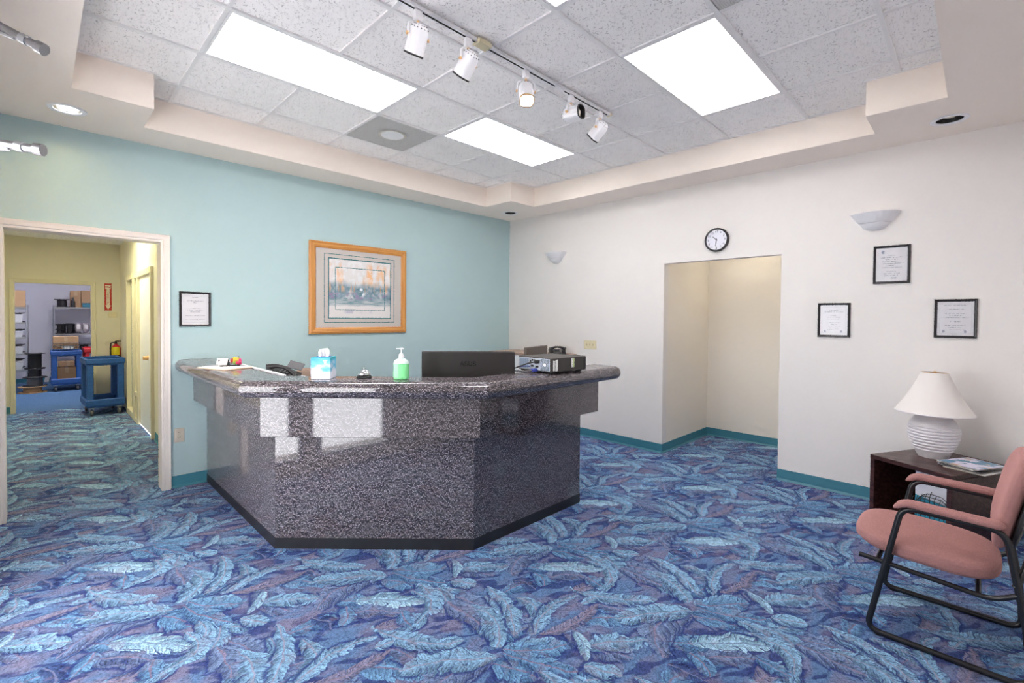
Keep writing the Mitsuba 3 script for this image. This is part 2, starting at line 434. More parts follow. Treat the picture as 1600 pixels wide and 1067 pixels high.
# alcove
swhole('wall_alcove', cat(bx(0.10, NB + 0.1, N1, N1 + 0.08, 0, 2.6), bx(NB, NB + 0.1, N0 - 0.08, N1, 0, 2.6), bx(0.10, NB + 0.1, N0 - 0.08, N0, 0, 2.6)), prin('alcove_paint', wallpaint((0.82, 0.77, 0.69)), 0.6, spec=0.2))
swhole('ceiling_alcove', bx(0.10, NB + 0.1, N0 - 0.08, N1 + 0.08, 2.5, 2.6), M_WHITE)
# wall behind the camera and the glazed shop front on the left
swhole('wall_front', bx(XL - 0.1, 0.1, YF - 0.1, YF, -0.05, HS + 0.5), M_WHITE)
WINS = [(-2.41, -1.20), (-3.34, -2.53)]
wz0, wz1 = 0.10, 2.20
wl = sbox(YF - 0.1, -0.05, 0.10, HS + 0.5)
for a, b in WINS:
    wl = wl.difference(sbox(a, wz0, b, wz1))
swhole('wall_left', plane_yz(wl, XL - 0.10, XL), M_WHITE)
for k, (a, b) in enumerate(WINS):
    w = struct(f'window_{k + 1}')
    for q, m in enumerate(ring(b - a, wz1 - wz0, 0.05, 0.06)):
        part(w, 'frame_bar', xf(m, -EY, EZ, -EX, (XL - 0.02, (a + b) / 2, (wz0 + wz1) / 2)), M_STEEL)

# shaded pavement and canopy outside the shop front
swhole('floor', extr(sbox(XL - 0.80, -9.0, XL - 0.10, 3.0), -0.12, -0.02), prin('concrete', mikit.proc(lambda p, n, uv: C3(0.30, 0.29, 0.28) * (0.8 + 0.4 * FB(p.x * 5, p.y * 5, 1.0))), 0.9), 'concrete pavement outside the shop front')
swhole('ceiling_canopy', extr(sbox(XL - 1.6, -9.0, XL - 0.10, 3.0), 2.75, 2.95), M_CREAM)

# baseboards: cove base with a toe, profile swept along the walls
def cove(p0, p1, nrm):
    """rubber base from p0 to p1 on a wall whose room side is nrm"""
    p0, p1, nrm = np.array((*p0, 0.0)), np.array((*p1, 0.0)), np.array((*nrm, 0.0))
    prof = [(0, 0), (0.014, 0), (0.012, 0.006), (0.005, 0.018), (0.004, 0.100), (0, 0.1015)]
    v = [p + nrm * o + EZ * z for p in (p0, p1) for o, z in prof]
    q = len(prof)
    f = []
    for i in range(q):
        j = (i + 1) % q
        f += [(i, j, q + j), (i, q + j, q + i)]
    f += [(0, i + 1, i) for i in range(1, q - 1)] + [(q, q + i, q + i + 1) for i in range(1, q - 1)]
    m = trimesh.Trimesh(v, f, process=False)
    m.fix_normals()
    return m
swhole('baseboard_back', cat(cove((-4.03, 0), (-3.77, 0), (0, -1)), cove((-3.5, 0), (0, 0), (0, -1))), M_BASE)
swhole('baseboard_right', cat(cove((0, 0), (0, N1), (-1, 0)), cove((0, N0), (0, YF), (-1, 0))), M_BASE)
swhole('baseboard_alcove', cat(cove((-0.004, N1), (NB, N1), (0, -1)), cove((NB, N1), (NB, N0), (-1, 0)), cove((0, N0), (NB, N0), (0, 1))), M_BASE)
swhole('baseboard_front', cove((XL, YF), (0, YF), (0, 1)), M_BASE)
swhole('baseboard_hall', cat(cove((-4.155, HY), (HX, HY), (0, -1)), cove((-5.4, HY), (-5.105, HY), (0, -1)), cove((HX, 0.14), (HX, 2.0), (-1, 0))), M_BASE)
swhole('baseboard_storage', cove((SX0, SY), (SX1, SY), (0, -1)), M_BASE)

# casing and jamb of the hallway opening
def casing(parent, x0, x1, h, y, nrm, mat, w=0.062):
    """stepped casing on a wall facing nrm (+1 / -1 along y)"""
    prof = [(0, 0), (0, 0.012), (0.006, 0.014), (0.018, 0.014), (0.022, 0.018), (0.046, 0.020), (w, 0.024), (w, 0)]
    paths = [[(x0, 0), (x0, h)], [(x0, h), (x1, h)], [(x1, h), (x1, 0)]]
    outd = [((-1, 0), (-1, 1)), ((-1, 1), (1, 1)), ((1, 1), (1, 0))]
    for (a, b), (da, db) in zip(paths, outd):
        v = [(p[0] + d[0] * o, y + nrm * t, p[1] + d[1] * o) for p, d in ((a, da), (b, db)) for o, t in prof]
        q = len(prof)
        f = []
        for i in range(q):
            j = (i + 1) % q
            f += [(i, j, q + j), (i, q + j, q + i)]
        f += [(0, i + 1, i) for i in range(1, q - 1)] + [(q, q + i, q + i + 1) for i in range(1, q - 1)]
        m = trimesh.Trimesh(v, f, process=False)
        m.fix_normals()
        part(parent, 'casing', m, mat)
d1 = struct('door_1', 'white cased opening to the hallway')
casing(d1, DX0, DX1, DH, 0.0, -1, M_TRIM)
casing(d1, DX0, DX1, DH, 0.14, 1, M_TRIMY)
for m in (bx(DX0 - 0.02, DX0, 0, 0.14, 0, DH + 0.02), bx(DX1, DX1 + 0.02, 0, 0.14, 0, DH + 0.02), bx(DX0, DX1, 0, 0.14, DH, DH + 0.02)):
    part(d1, 'jamb', m, M_TRIM)

# hallway and storage room shells
swhole('wall_hall_left', bx(-5.5, -5.4, 0.14, HY, -0.05, 2.8), M_HALL)
A0, A1 = -5.06, -4.22
HD = 1.935
swhole('wall_hall_end', plane_xz(sbox(SX0 - 0.1, -0.05, SX1 + 0.1, 3.1).difference(sbox(A0 - 0.02, -1, A1 + 0.02, HD + 0.02)), HY, HY + 0.12), M_HALL, 'cream wall at the end of the hallway')
d2 = struct('door_2', 'cream cased doorway to the storage room')
casing(d2, A0, A1, HD, HY, -1, M_TRIMY, 0.055)
for m in (bx(A0 - 0.02, A0, HY, HY + 0.12, 0, HD + 0.02), bx(A1, A1 + 0.02, HY, HY + 0.12, 0, HD + 0.02), bx(A0, A1, HY, HY + 0.12, HD, HD + 0.02)):
    part(d2, 'jamb', m, M_TRIMY)
# right wall of the hallway: plain to y = 2.05, then an office front of sidelights and a door
FY0, FY1, FZ = 2.05, 4.28, 2.045
swhole('wall_hall_right', cat(bx(HX, HX + 0.1, 0.14, FY0, -0.05, 2.8), bx(HX, HX + 0.1, FY0, FY1, FZ, 2.8), bx(HX, HX + 0.1, FY1, HY, -0.05, 2.8)), M_HALL)
w4 = struct('window_3', 'cream framed glass sidelights of the office')
def bar(y0, y1, z0, z1, d=0.03):
    part(w4, 'frame_bar', rb(HX - d, HX + 0.08, y0, y1, z0, z1, 0.004), M_TRIMY)
bar(FY0, FY1, FZ - 0.075, FZ)
bar(FY1 - 0.10, FY1, 0, FZ - 0.075)
bar(3.42, 3.60, 0, FZ - 0.075)
bar(3.60, FY1 - 0.10, 0.0, 0.09)
bar(3.12, 3.20, 0, FZ - 0.075)
bar(3.20, 3.42, 0.0, 0.06)
bar(3.20, 3.42, 0.36, 0.42)
bar(FY0, FY0 + 0.05, 0, FZ - 0.075)
part(w4, 'kick_panel', bx(HX + 0.02, HX + 0.04, 3.20, 3.42, 0.06, 0.36), M_TRIMY)
part(w4, 'pane', bx(HX + 0.025, HX + 0.032, 3.20, 3.42, 0.42, FZ - 0.075), M_FROST)
part(w4, 'pane', bx(HX + 0.025, HX + 0.032, 3.60, FY1 - 0.10, 0.09, FZ - 0.075), M_FROST)
d3 = struct('door_3', 'white office door in the hallway')
part(d3, 'panel', rb(HX + 0.0, HX + 0.04, FY0 + 0.055, 3.115, 0.01, FZ - 0.08), M_WHITEP)
part(d3, 'handle', cat(xf(cyl(0.03, 0.012, 20), EY, EZ, EX, (HX - 0.012, 2.45, 0.94)), xf(cyl(0.024, 0.045, 20, 0.006), EY, EZ, EX, (HX - 0.055, 2.45, 0.94))), M_BRASS, 30, 'brass knob')
swhole('ceiling_hall', bx(-5.5, HX + 0.1, 0.14, HY, HZ, HZ + 0.02), M_TILE)
hg = struct('trim_1')
for k, x in enumerate((-5.35, -4.74, -4.13)):
    part(hg, 'tee', bx(x - 0.012, x + 0.012, 0.15, HY, HZ - 0.004, HZ), M_TEE)
for k, y in enumerate((0.76, 1.37, 1.98, 2.59, 3.81, 4.42)):
    part(hg, 'tee', bx(-5.4, HX, y - 0.012, y + 0.012, HZ - 0.003, HZ), M_TEE)
swhole('wall_storage', cat(bx(SX0, SX1, SY, SY + 0.1, -0.05, SZ), bx(SX0 - 0.1, SX0, HY + 0.12, SY, -0.05, SZ), bx(SX1, SX1 + 0.1, HY + 0.12, SY, -0.05, SZ)), M_STORE)
swhole('ceiling_storage', bx(SX0, SX1, HY + 0.12, SY, SZ, SZ + 0.05), M_STORE)

# ceiling: stepped soffit with a lay-in tile field
RX0, RX1, RY0, RY1 = -4.668, -0.430, -4.674, -0.420
st = 0.41
recess = sbox(RX0, RY0, RX1, RY1)
for cx in (0, 1):
    for cy in (0, 1):
        xa, xb = (RX0, RX0 + st) if cx == 0 else (RX1 - st, RX1)
        ya, yb = (RY0, RY0 + st) if cy == 0 else (RY1 - (0.438), RY1)
        recess = recess.difference(sbox(xa, ya, xb, yb))
ce = struct('ceiling', 'white acoustic tile ceiling inside a cream stepped soffit')
spots = [(-4.671, -0.425, 1), (-0.385, -0.395, 0), (-0.385, -4.668, 0)]
holes = unary_union([__import__('shapely').Point(x, y).buffer(0.082) for x, y, _ in spots])
part(ce, 'soffit', extr(sbox(XL - 0.05, YF - 0.05, 0.05, 0.05).difference(recess).difference(holes), HS, 3.30), M_CREAM)
part(ce, 'deck', bx(XL - 0.1, 0.1, YF - 0.1, 0.1, 3.30, 3.36), M_WHITEP)
gx = [GX + G * i for i in range(-1, 7)]
gy = [GY - G * j for j in range(-2, 7)]
LIGHTS = [(0, 0), (3, 0), (3, 3), (0, 3)]
VENTS = [(2, -1), (2, 4)]
taken = {(i + k, j) for i, j in LIGHTS for k in (0, 1)} | set(VENTS)
for i in range(-2, 7):
    for j in range(-2, 7):
        if (i, j) in taken:
            continue
        cell = sbox(GX + G * i, GY - G * (j + 1), GX + G * (i + 1), GY - G * j).intersection(recess)
        for c in getattr(cell, 'geoms', [cell]):
            if c.area < 0.004 or c.buffer(-0.0105).is_empty:
                continue
            part(ce, 'tile', extr(c.buffer(-0.0105, join_style=2), ZC + 0.009, ZC + 0.020), M_TILE)
def clip_line(ls, wdt, z0, z1, name, pr_=None):
    s = ls.buffer(wdt / 2, cap_style=2).intersection(recess)
    for q in getattr(s, 'geoms', [s]):
        if q.area > 0.0015:
            part(ce, name, extr(q, z0, z1), M_TEE)
for y in gy:
    clip_line(LineString([(RX0 - 1, y), (RX1 + 1, y)]), 0.024, ZC - 0.002, ZC + 0.0085, 'main_tee')
lit_x = {(i + 1, j) for i, j in LIGHTS}
for i in range(-1, 7):
    for j in range(-2, 7):
        if (i, j) in lit_x:
            continue
        x = GX + G * i
        clip_line(LineString([(x, GY - G * (j + 1) + 0.013), (x, GY - G * j - 0.013)]), 0.022, ZC - 0.001, ZC + 0.0085, 'cross_tee')
part(ce, 'wall_angle', extr(recess.difference(recess.buffer(-0.014, join_style=2)), ZC - 0.0008, ZC + 0.0085), M_TEE)

# ceiling lights
names = ['long fluorescent ceiling panel left of the track, above the desk\'s left end', 'fluorescent ceiling panel beside the round vent, above the desk\'s right end',
         'large fluorescent ceiling panel right of the spotlight track', 'fluorescent ceiling panel cut off by the top edge, left of the grey return vent']
for (i, j), nm in zip(LIGHTS, names):
    t = thing('ceiling_light', nm, 'ceiling light', None)
    x0, x1, y1, y0 = GX + G * i + .013, GX + G * (i + 2) - .013, GY - G * j - .013, GY - G * (j + 1) + .013
    fr = sbox(x0, y0, x1, y1).difference(sbox(x0 + .014, y0 + .014, x1 - .014, y1 - .014))
    part(t, 'frame', extr(fr, ZC - 0.001, ZC + 0.012), M_TEE)
    part(t, 'housing', cat(bx(x0, x1, y0, y1, ZC + 0.10, ZC + 0.11), bx(x0, x0 + .01, y0, y1, ZC + .012, ZC + .1), bx(x1 - .01, x1, y0, y1, ZC + .012, ZC + .1), bx(x0, x1, y0, y0 + .01, ZC + .012, ZC + .1), bx(x0, x1, y1 - .01, y1, ZC + .012, ZC + .1)), M_WHITEM)
    m, uv = quad(x1 - x0 - .028, y1 - y0 - .028)
    m = xf(m, EX, -EY, -EZ, ((x0 + x1) / 2, (y0 + y1) / 2, ZC + 0.004))
    part(t, 'diffuser', m, M_WHITEP, label='glowing white lens', emitter={'type': 'area', 'radiance': {'type': 'rgb', 'value': list(PANEL)}})
# return-air panels
def vent_fn(cx, cy):
    def fn(p, n, uv):
        dx, dy = p.x - cx, p.y - cy
        r = dr.sqrt(dx * dx + dy * dy)
        hx, hy = dr.abs(dx / 0.0125 - dr.round(dx / 0.0125)), dr.abs(dy / 0.0125 - dr.round(dy / 0.0125))
        hole = SS(0.32, 0.22, dr.sqrt(hx * hx + hy * hy))
        dust = SS(0.17, 0.10, r + 0.05 * (FB(p.x * 14, p.y * 14, 1) - 0.5)) * SS(0.02, -0.12, dy + dx * 0.3)
        return MIX((0.52, 0.51, 0.50), (0.20, 0.19, 0.185), hole * 0.55) * (1 - 0.62 * dust)
    return mikit.proc(fn)
for k, ((i, j), nm) in enumerate(zip(VENTS, ['grey perforated return vent with a round white disc, near the teal wall', 'dark grey perforated vent cut off by the photo\'s top edge'])):
    cx, cy = GX + G * (i + .5), GY - G * (j + .5)
    mat = prin(f'vent_panel_{k}', vent_fn(cx, cy), 0.6)
    t = thing('ceiling_vent', nm, 'vent')
    part(t, 'panel', bx(cx - .29, cx + .29, cy - .29, cy + .29, ZC + .001, ZC + .006), mat)
    if k == 0:
        part(t, 'collar', lathe([(0.100, 0.0), (0.104, -0.003), (0.112, -0.003), (0.116, 0.0), (0.100, 0.0)], 40).apply_translation((cx + .005, cy, ZC + .001)), M_BEIGE, 30)
        part(t, 'disc', cyl(0.100, 0.004, 40).apply_translation((cx + .005, cy, ZC - .0025)), M_WHITEP, 30, 'round pale disc')
# lamp on the alcove's ceiling, out of view
t = thing('ceiling_light', 'flush lamp on the alcove ceiling', 'ceiling light')
part(t, 'base', cyl(.16, .02, 32).apply_translation((.75, -2.97, 2.479)), M_WHITEM, 30)
m = lathe([(0, 0), (.10, .012), (.15, .06), (.15, .0785), (0, .0785)], 32).apply_translation((.75, -2.97, 2.40))
m.fix_normals()
part(t, 'diffuser', m, M_WHITEP, 40, emitter={'type': 'area', 'radiance': {'type': 'rgb', 'value': [17.0, 15.6, 12.8]}})
# recessed downlights
labs = ['lit recessed downlight over the hallway door', 'unlit recessed downlight in the corner between teal and white wall', 'unlit recessed downlight over the white wall, above the framed certificates']
for (x, y, on), nm in zip(spots, labs):
    t = thing('downlight', nm, 'ceiling light')
    part(t, 'trim_ring', lathe([(0.072, 0.001), (0.074, -0.004), (0.098, -0.006), (0.104, 0.0), (0.072, 0.001)], 40).apply_translation((x, y, HS)), M_WHITEM, 30)
    part(t, 'baffle', lathe([(0.073, 0.0), (0.058, 0.12), (0.0, 0.12)], 40).apply_translation((x, y, HS)), M_CHROME if on else M_BLACKP, 30)
    prof = [(0.0, 0.015), (0.028, 0.017), (0.046, 0.026), (0.052, 0.045), (0.036, 0.10), (0.0, 0.11)]
    m = lathe(prof, 32).apply_translation((x, y, HS))
    m.fix_normals()
    if on:
        part(t, 'bulb', m, M_WHITEP, True, 'glowing warm bulb', emitter={'type': 'area', 'radiance': {'type': 'rgb', 'value': list(WARM_BULB)}})
    else:
        part(t, 'bulb', m, M_BEIGE, True)

# troffers out of view in the hallway and the storage room
for key, (x0, x1, y0, y1, z), L in (('ceiling_light', (-4.75, -4.15, 2.2, 3.4, HZ - .006), HALL_PANEL), ('ceiling_light', (-5.0, -3.8, 6.6, 7.2, SZ - .02), STORE_PANEL)):
    t = thing(key, 'ceiling panel lighting the hallway' if L is HALL_PANEL else 'ceiling panel lighting the storage room', 'ceiling light')
    part(t, 'frame', extr(sbox(x0, y0, x1, y1).difference(sbox(x0 + .02, y0 + .02, x1 - .02, y1 - .02)), z - .004, z + .003), M_TEE)
    m, uv = quad(x1 - x0 - .04, y1 - y0 - .04)
    part(t, 'diffuser', xf(m, EX, -EY, -EZ, ((x0 + x1) / 2, (y0 + y1) / 2, z)), M_WHITEP, emitter={'type': 'area', 'radiance': {'type': 'rgb', 'value': list(L)}})

# ------------------------------------------------------------------ reception desk
KX, KY, KL, KE = -3.772, -1.70, 0.89, -1.768
TG = math.tan(PI / 8)
def path_at(o):      # the desk's outline offset outwards by o: wall, two corners, free end
    return [np.array((KX - o, 0.0)), np.array((KX - o, KY - o * TG)), np.array((KX + KL - o * TG, KY - KL - o)), np.array((KE, KY - KL - o))]
def sweep(prof, k0, k1, end=0.0, start=0.0):
    """section (o, z) swept from path vertex k0 to k1, mitred at the corners"""
    v = []
    for k in (k0, k1):
        for o, z in prof:
            q = path_at(o)[k].copy()
            if k == 3:
                q[0] += end
            if k == 0:
                q[1] -= start
            v.append((*q, z))
    q = len(prof)
    f = []
    for i in range(q):
        j = (i + 1) % q
        f += [(i, j, q + j), (i, q + j, q + i)]
    cap = trimesh.creation.triangulate_polygon(Polygon(prof), engine='earcut')[1]
    f += [tuple(t) for t in cap] + [tuple(q + np.array(t[::-1])) for t in cap]
    m = trimesh.Trimesh(v, f, process=False)
    m.fix_normals()
    return m
desk = thing('reception_desk', 'speckled dark granite reception desk with a thick rounded counter', 'reception desk')
CT, CB = 1.095, 0.991
r_ = (CT - CB) / 2
o_out, o_in, zc_ = 0.232 - r_, -0.072 + r_, (CT + CB) / 2
def stadium(rr, n=12):
    a = np.linspace(-PI / 2, PI / 2, n + 1)
    return [(o_out + rr * math.cos(t), zc_ + rr * math.sin(t)) for t in a] + [(o_in - rr * math.cos(t), zc_ - rr * math.sin(t)) for t in a]
for k in range(2):
    part(desk, 'counter_section', sweep(stadium(r_), k, k + 1, start=0.002), M_GRANITE, 35)
# the free section ends in a rounded nose
secs = [(2, 0.0, r_)] + [(3, 0.20 + r_ * math.sin(a), r_ * math.cos(a)) for a in np.linspace(0, PI / 2 * 0.97, 10)]
vv, ff, q = [], [], len(stadium(1.0))
for k, e, rr in secs:
    for o, z in stadium(rr):
        p = path_at(o)[k]
        vv.append((p[0] + e, p[1], z))
for s in range(len(secs) - 1):
    for i in range(q):
        j = (i + 1) % q
        ff += [(s * q + i, s * q + j, (s + 1) * q + j), (s * q + i, (s + 1) * q + j, (s + 1) * q + i)]
l = (len(secs) - 1) * q
ff += [(l, l + i + 1, l + i) for i in range(1, q - 1)] + [(0, i, i + 1) for i in range(1, q - 1)]
m = trimesh.Trimesh(vv, ff, process=False)
m.fix_normals()
part(desk, 'counter_section', m, M_GRANITE, 35)
for k in range(3):
    part(desk, 'apron_panel', sweep([(0.0, 0.735), (0.097, 0.735), (0.100, 0.738), (0.100, CB + 0.004), (0.0, CB + 0.004)], k, k + 1, end=0.10, start=0.001), M_GRANITE)
for k in range(3):
    part(desk, 'body_panel', sweep([(-0.10, 0.07), (0.0, 0.07), (0.0, 0.76), (-0.10, 0.76)], k, k + 1, start=0.001), M_GRANITE)
part(desk, 'toe_kick', cat(*[sweep([(-0.06, 0.0), (0.003, 0.0), (0.003, 0.070), (-0.06, 0.070)], k, k + 1, end=0.002, start=0.001) for k in range(3)]), M_TOE, label='black vinyl base strip')
for k in range(3):
    part(desk, 'worktop', sweep([(-0.74, 0.715), (-0.101, 0.715), (-0.101, 0.74), (-0.74, 0.74)], k, k + 1, start=0.002), M_BEIGE)
for k in range(3):
    part(desk, 'inner_panel', sweep([(-0.10, 0.76), (-0.001, 0.76), (-0.001, CB + 0.003), (-0.10, CB + 0.003)], k, k + 1, start=0.002), M_WHITEP)
part(desk, 'edge_strip', sweep([(-0.078, CB + 0.03), (-0.052, CT + 0.0005), (-0.052, CT + 0.002), (-0.080, CT + 0.002)], 0, 1, start=0.42), M_WHITEP, label='white inner edge strip')
part(desk, 'phone_shelf', bx(-3.672, -3.40, -1.45, -1.0, 1.008, 1.023), M_WHITEP)
part(desk, 'end_panel', bx(KE - 0.03, KE - 0.001, -2.48, -1.86, 0.0, 0.714), M_BEIGE)
part(desk, 'end_panel', bx(-3.66, -3.04, -0.05, -0.02, 0.0, 0.714), M_BEIGE)

# cabinet behind the desk
cab = thing('storage_cabinet', 'low white cabinet against the white wall behind the reception desk', 'cabinet')
part(cab, 'body', rb(-0.50, -0.02, -1.22, -0.15, 0.05, 1.000, 0.003), M_WHITEP)
part(cab, 'top', rb(-0.52, -0.018, -1.24, -0.13, 1.0003, 1.025, 0.003), M_TAUPE)
part(cab, 'plinth', bx(-0.47, -0.03, -1.19, -0.18, 0, 0.05), M_TOE)
for k in range(2):
    y0 = -1.215 + k * 0.532
    dkey = part(cab, 'door', rb(-0.518, -0.502, y0, y0 + 0.525, 0.06, 0.995, 0.003), M_WHITEP)
    part(dkey, 'handle', rb(-0.545, -0.519, y0 + (0.46 if k == 0 else 0.04), y0 + (0.48 if k == 0 else 0.06), 0.6, 0.75, 0.004), M_STEEL)

# office chair at the desk, only the top of its back shows above the counter
oc = thing('office_chair', 'office chair behind the counter, its rounded back peeking beside the tissue box', 'office chair')
O = np.array((-3.30, -1.165, 0))
def ch(m, a=-20):
    return rotz(m, a).apply_translation(O)
bk = trimesh.creation.icosphere(3, 1.0)
v = bk.vertices
v = np.sign(v) * np.abs(v) ** 0.6
bk.vertices = v * (0.195, 0.05, 0.285)
bk.vertices[:, 1] += 0.25 + bk.vertices[:, 0] ** 2 * -0.6
bk.apply_translation((0, 0, 0.765))
part(oc, 'backrest', ch(bk), M_TAUPE, True)
st_ = trimesh.creation.icosphere(3, 1.0)
st_.vertices = np.sign(st_.vertices) * np.abs(st_.vertices) ** 0.55 * (0.25, 0.24, 0.045)
st_.apply_translation((0, 0, 0.47))
part(oc, 'seat', ch(st_), M_TAUPE, True)
part(oc, 'back_bracket', ch(tube(fillet([(0, 0.05, 0.42), (0, 0.30, 0.42), (0, 0.30, 0.70)], 0.06), 0.02)), M_BLACKP, 40)
part(oc, 'gas_column', ch(cyl(0.028, 0.36).apply_translation((0, 0, 0.07))), M_BLACKP, 40)
for k in range(5):
    a = 2 * PI * k / 5
    part(oc, 'leg', ch(tube([(0.03 * math.cos(a), 0.03 * math.sin(a), 0.10), (0.28 * math.cos(a), 0.28 * math.sin(a), 0.07)], [0.025, 0.016])), M_BLACKP, 40)
    part(oc, 'caster', ch(xf(cyl(0.025, 0.04, 16), (-math.sin(a), math.cos(a), 0), EZ, (math.cos(a), math.sin(a), 0), (0.26 * math.cos(a), 0.26 * math.sin(a), 0.025))), M_BLACKP, 40)

# ------------------------------------------------------------------ on and behind the counter
R2, F2 = np.array((0.7071, -0.7071, 0)), np.array((0.7071, 0.7071, 0))
def at(m, o, rx=R2, ry=F2):       # local x along rx, local y along ry
    rx = unit(rx); ry = unit(ry)
    return xf(m, rx, ry, np.cross(rx, ry), o)

# tissue box
def tissue_fn(p, n, uv):
    z = (p.z - CT) / 0.132
    e = z + 1.0 * (FB(p.x * 15, p.y * 15, p.z * 20) - 0.5)
    c = MIX((0.66, 0.70, 0.80), (0.10, 0.42, 0.62), SS(0.34, 0.66, e))
    return MIX(c, (0.02, 0.33, 0.40), SS(0.62, 0.95, e))
M_TISS = prin('tissue_print', mikit.proc(tissue_fn), 0.4)
tb = thing('tissue_box', 'square teal and white cloud-printed tissue box on the counter', 'tissue box')
TO = np.array((-3.585, -1.985, CT))
TR, TF = np.array((0.75, -0.66, 0)), np.array((0.66, 0.75, 0))
part(tb, 'carton', at(rb(-.058, .058, -.058, .058, 0.001, .132, .0015), TO, TR, TF), M_TISS)
part(tb, 'slot', at(lathe([(0, 0.1322), (0.042, 0.1322), (0.044, 0.1335), (0.040, 0.1342), (0, 0.1342)], 24), TO, TR, TF), M_BLUEP)
gx_, gz_ = np.meshgrid(np.linspace(-1, 1, 25), np.linspace(0, 1, 15), indexing='ij')
hgt = 0.052 * (1 - 0.55 * np.clip(-gx_ - 0.15, 0, 1) ** 1.0 - 0.25 * np.clip(gx_ - 0.55, 0, 1) * 2)
wv = 0.016 * np.sin(gx_ * 4.5) * (0.4 + gz_) + 0.004 * np.sin(gx_ * 13 + gz_ * 3)
tv = np.stack([gx_ * (0.033 + 0.008 * gz_), wv, 0.131 + gz_ * hgt], -1).reshape(-1, 3)
tf = []
for i in range(24):
    for j in range(14):
        a = i * 15 + j
        tf += [(a, a + 15, a + 16), (a, a + 16, a + 1)]
tm = trimesh.Trimesh(np.vstack([tv, tv + (0, 0.0012, 0)]), np.vstack([tf, np.array(tf)[:, ::-1] + len(tv)]), process=False)
part(tb, 'tissue', at(tm, TO, TR, TF), M_PAPER, False, 'white tissue sticking up')
for k, (zz, ww) in enumerate(((0.112, 0.026), (0.100, 0.015))):
    part(tb, 'printed_mark', at(extr(__import__('shapely').Point(0, 0).buffer(1.0), 0, 1).apply_scale((ww / 2, 0.0035, 0.0006)).apply_transform(trimesh.transformations.rotation_matrix(PI / 2, (1, 0, 0))).apply_translation((0.027, -0.0583, zz)), TO, TR, TF), M_PAPER)

# service bell
bl = thing('service_bell', 'chrome desk bell with a black base on the counter', 'bell')
BO = np.array((-3.395, -2.135, CT))
part(bl, 'base', lathe([(0, 0.001), (0.044, 0.001), (0.046, 0.006), (0.040, 0.014), (0.024, 0.017), (0, 0.017)], 36).apply_translation(BO), M_BLACKP, 30)
part(bl, 'dome', lathe([(0.036, 0.019), (0.037, 0.022), (0.034, 0.034), (0.025, 0.046), (0.012, 0.052), (0, 0.053)], 36).apply_translation(BO), M_CHROME, 40)
part(bl, 'post', cyl(0.004, 0.012).apply_translation(BO + (0, 0, 0.010)), M_CHROME)
part(bl, 'button', lathe([(0.003, 0.052), (0.003, 0.060), (0.006, 0.061), (0.006, 0.064), (0, 0.066)], 16).apply_translation(BO), M_CHROME, 40)

# hand sanitiser
scene['mat_clear'] = {'type': 'thindielectric'}
M_GEL = prin('green_gel', (0.22, 0.72, 0.30), 0.15, spec=0.6)
M_GELT = prin('clear_top', (0.58, 0.72, 0.68), 0.12, spec=0.7)
so = thing('sanitizer_bottle', 'pump bottle of pale green hand sanitizer on the counter beside the monitor', 'sanitizer bottle')
SO = np.array((-3.262, -2.345, CT + 0.001))
def bot(m):
    return at(m, SO)
part(so, 'gel', bot(lathe([(0, 0), (0.040, 0), (0.045, 0.004), (0.046, 0.012), (0.046, 0.095), (0, 0.095)], 40, sq=3.2).apply_scale((1, 0.62, 1))), M_GEL, 35)
part(so, 'shoulder', bot(lathe([(0.0462, 0.0951), (0.0455, 0.104), (0.038, 0.117), (0.024, 0.124), (0.014, 0.128), (0.014, 0.133), (0, 0.133)], 40, sq=2.6).apply_scale((1, 0.66, 1))), M_GELT, 35, 'clear empty shoulder')
part(so, 'pump_collar', bot(lathe([(0.0, 0.131), (0.016, 0.131), (0.017, 0.134), (0.016, 0.150), (0.010, 0.156), (0.006, 0.160), (0, 0.160)], 28)), M_WHITEP, 35)
part(so, 'pump_stem', bot(cyl(0.0045, 0.026, 14).apply_translation((0, 0, 0.158))), M_WHITEP, 35)
part(so, 'nozzle', bot(cat(rb(-0.012, 0.016, -0.008, 0.008, 0.182, 0.190, 0.003), rb(-0.030, -0.010, -0.005, 0.005, 0.183, 0.189, 0.002))), M_WHITEP)

# monitors
def monitor(o, wdir, ztop, w, h, label, frame_mat, tilt, logo=None):
    """rear side towards -n; wdir runs along the width"""
    t = thing('computer_monitor', label, 'monitor')
    X = unit((*wdir, 0)); Nn = np.cross(EZ, X)           # Nn points away from the viewer (screen side)
    zc = ztop - h / 2
    def pl(m):
        return xf(m, X, Nn, EZ, (o[0], o[1], 0))
    part(t, 'back_shell', pl(rb(-w / 2, w / 2, -0.018, 0.012, zc - h / 2, zc + h / 2, 0.006)), frame_mat)
    part(t, 'bulge', pl(rb(-w * .30, w * .30, -0.034, -0.0185, zc - h * .42, zc - h * .02 - 0.03, 0.012)), frame_mat)
    part(t, 'screen', pl(bx(-w / 2 + .012, w / 2 - .012, 0.0121, 0.0135, zc - h / 2 + .02, zc + h / 2 - .012)), M_BLACKF)
    part(t, 'stand_neck', pl(rb(-.03, .03, -.055, -.0345, 0.752, zc - 0.03, 0.006)), M_BLACKP)
    part(t, 'stand_foot', pl(rb(-.12, .12, -.13, .10, 0.7405, 0.752, 0.004)), M_BLACKP)
    if logo:
        part(t, 'lettering', xf(text(logo, 0.030, 0.0012, True), X, EZ, -Nn, np.array((o[0], o[1], zc + h * 0.5 - 0.083)) - 0.0181 * Nn), M_LOGO, label='dark raised brand lettering')
    return t
M_LOGO = prin('logo_gloss', (0.002, 0.002, 0.002), 0.15)
M_MON = prin('monitor_back', (0.020, 0.017, 0.017), 0.35)
M_MON2 = prin('monitor_back_brown', (0.085, 0.065, 0.055), 0.5)
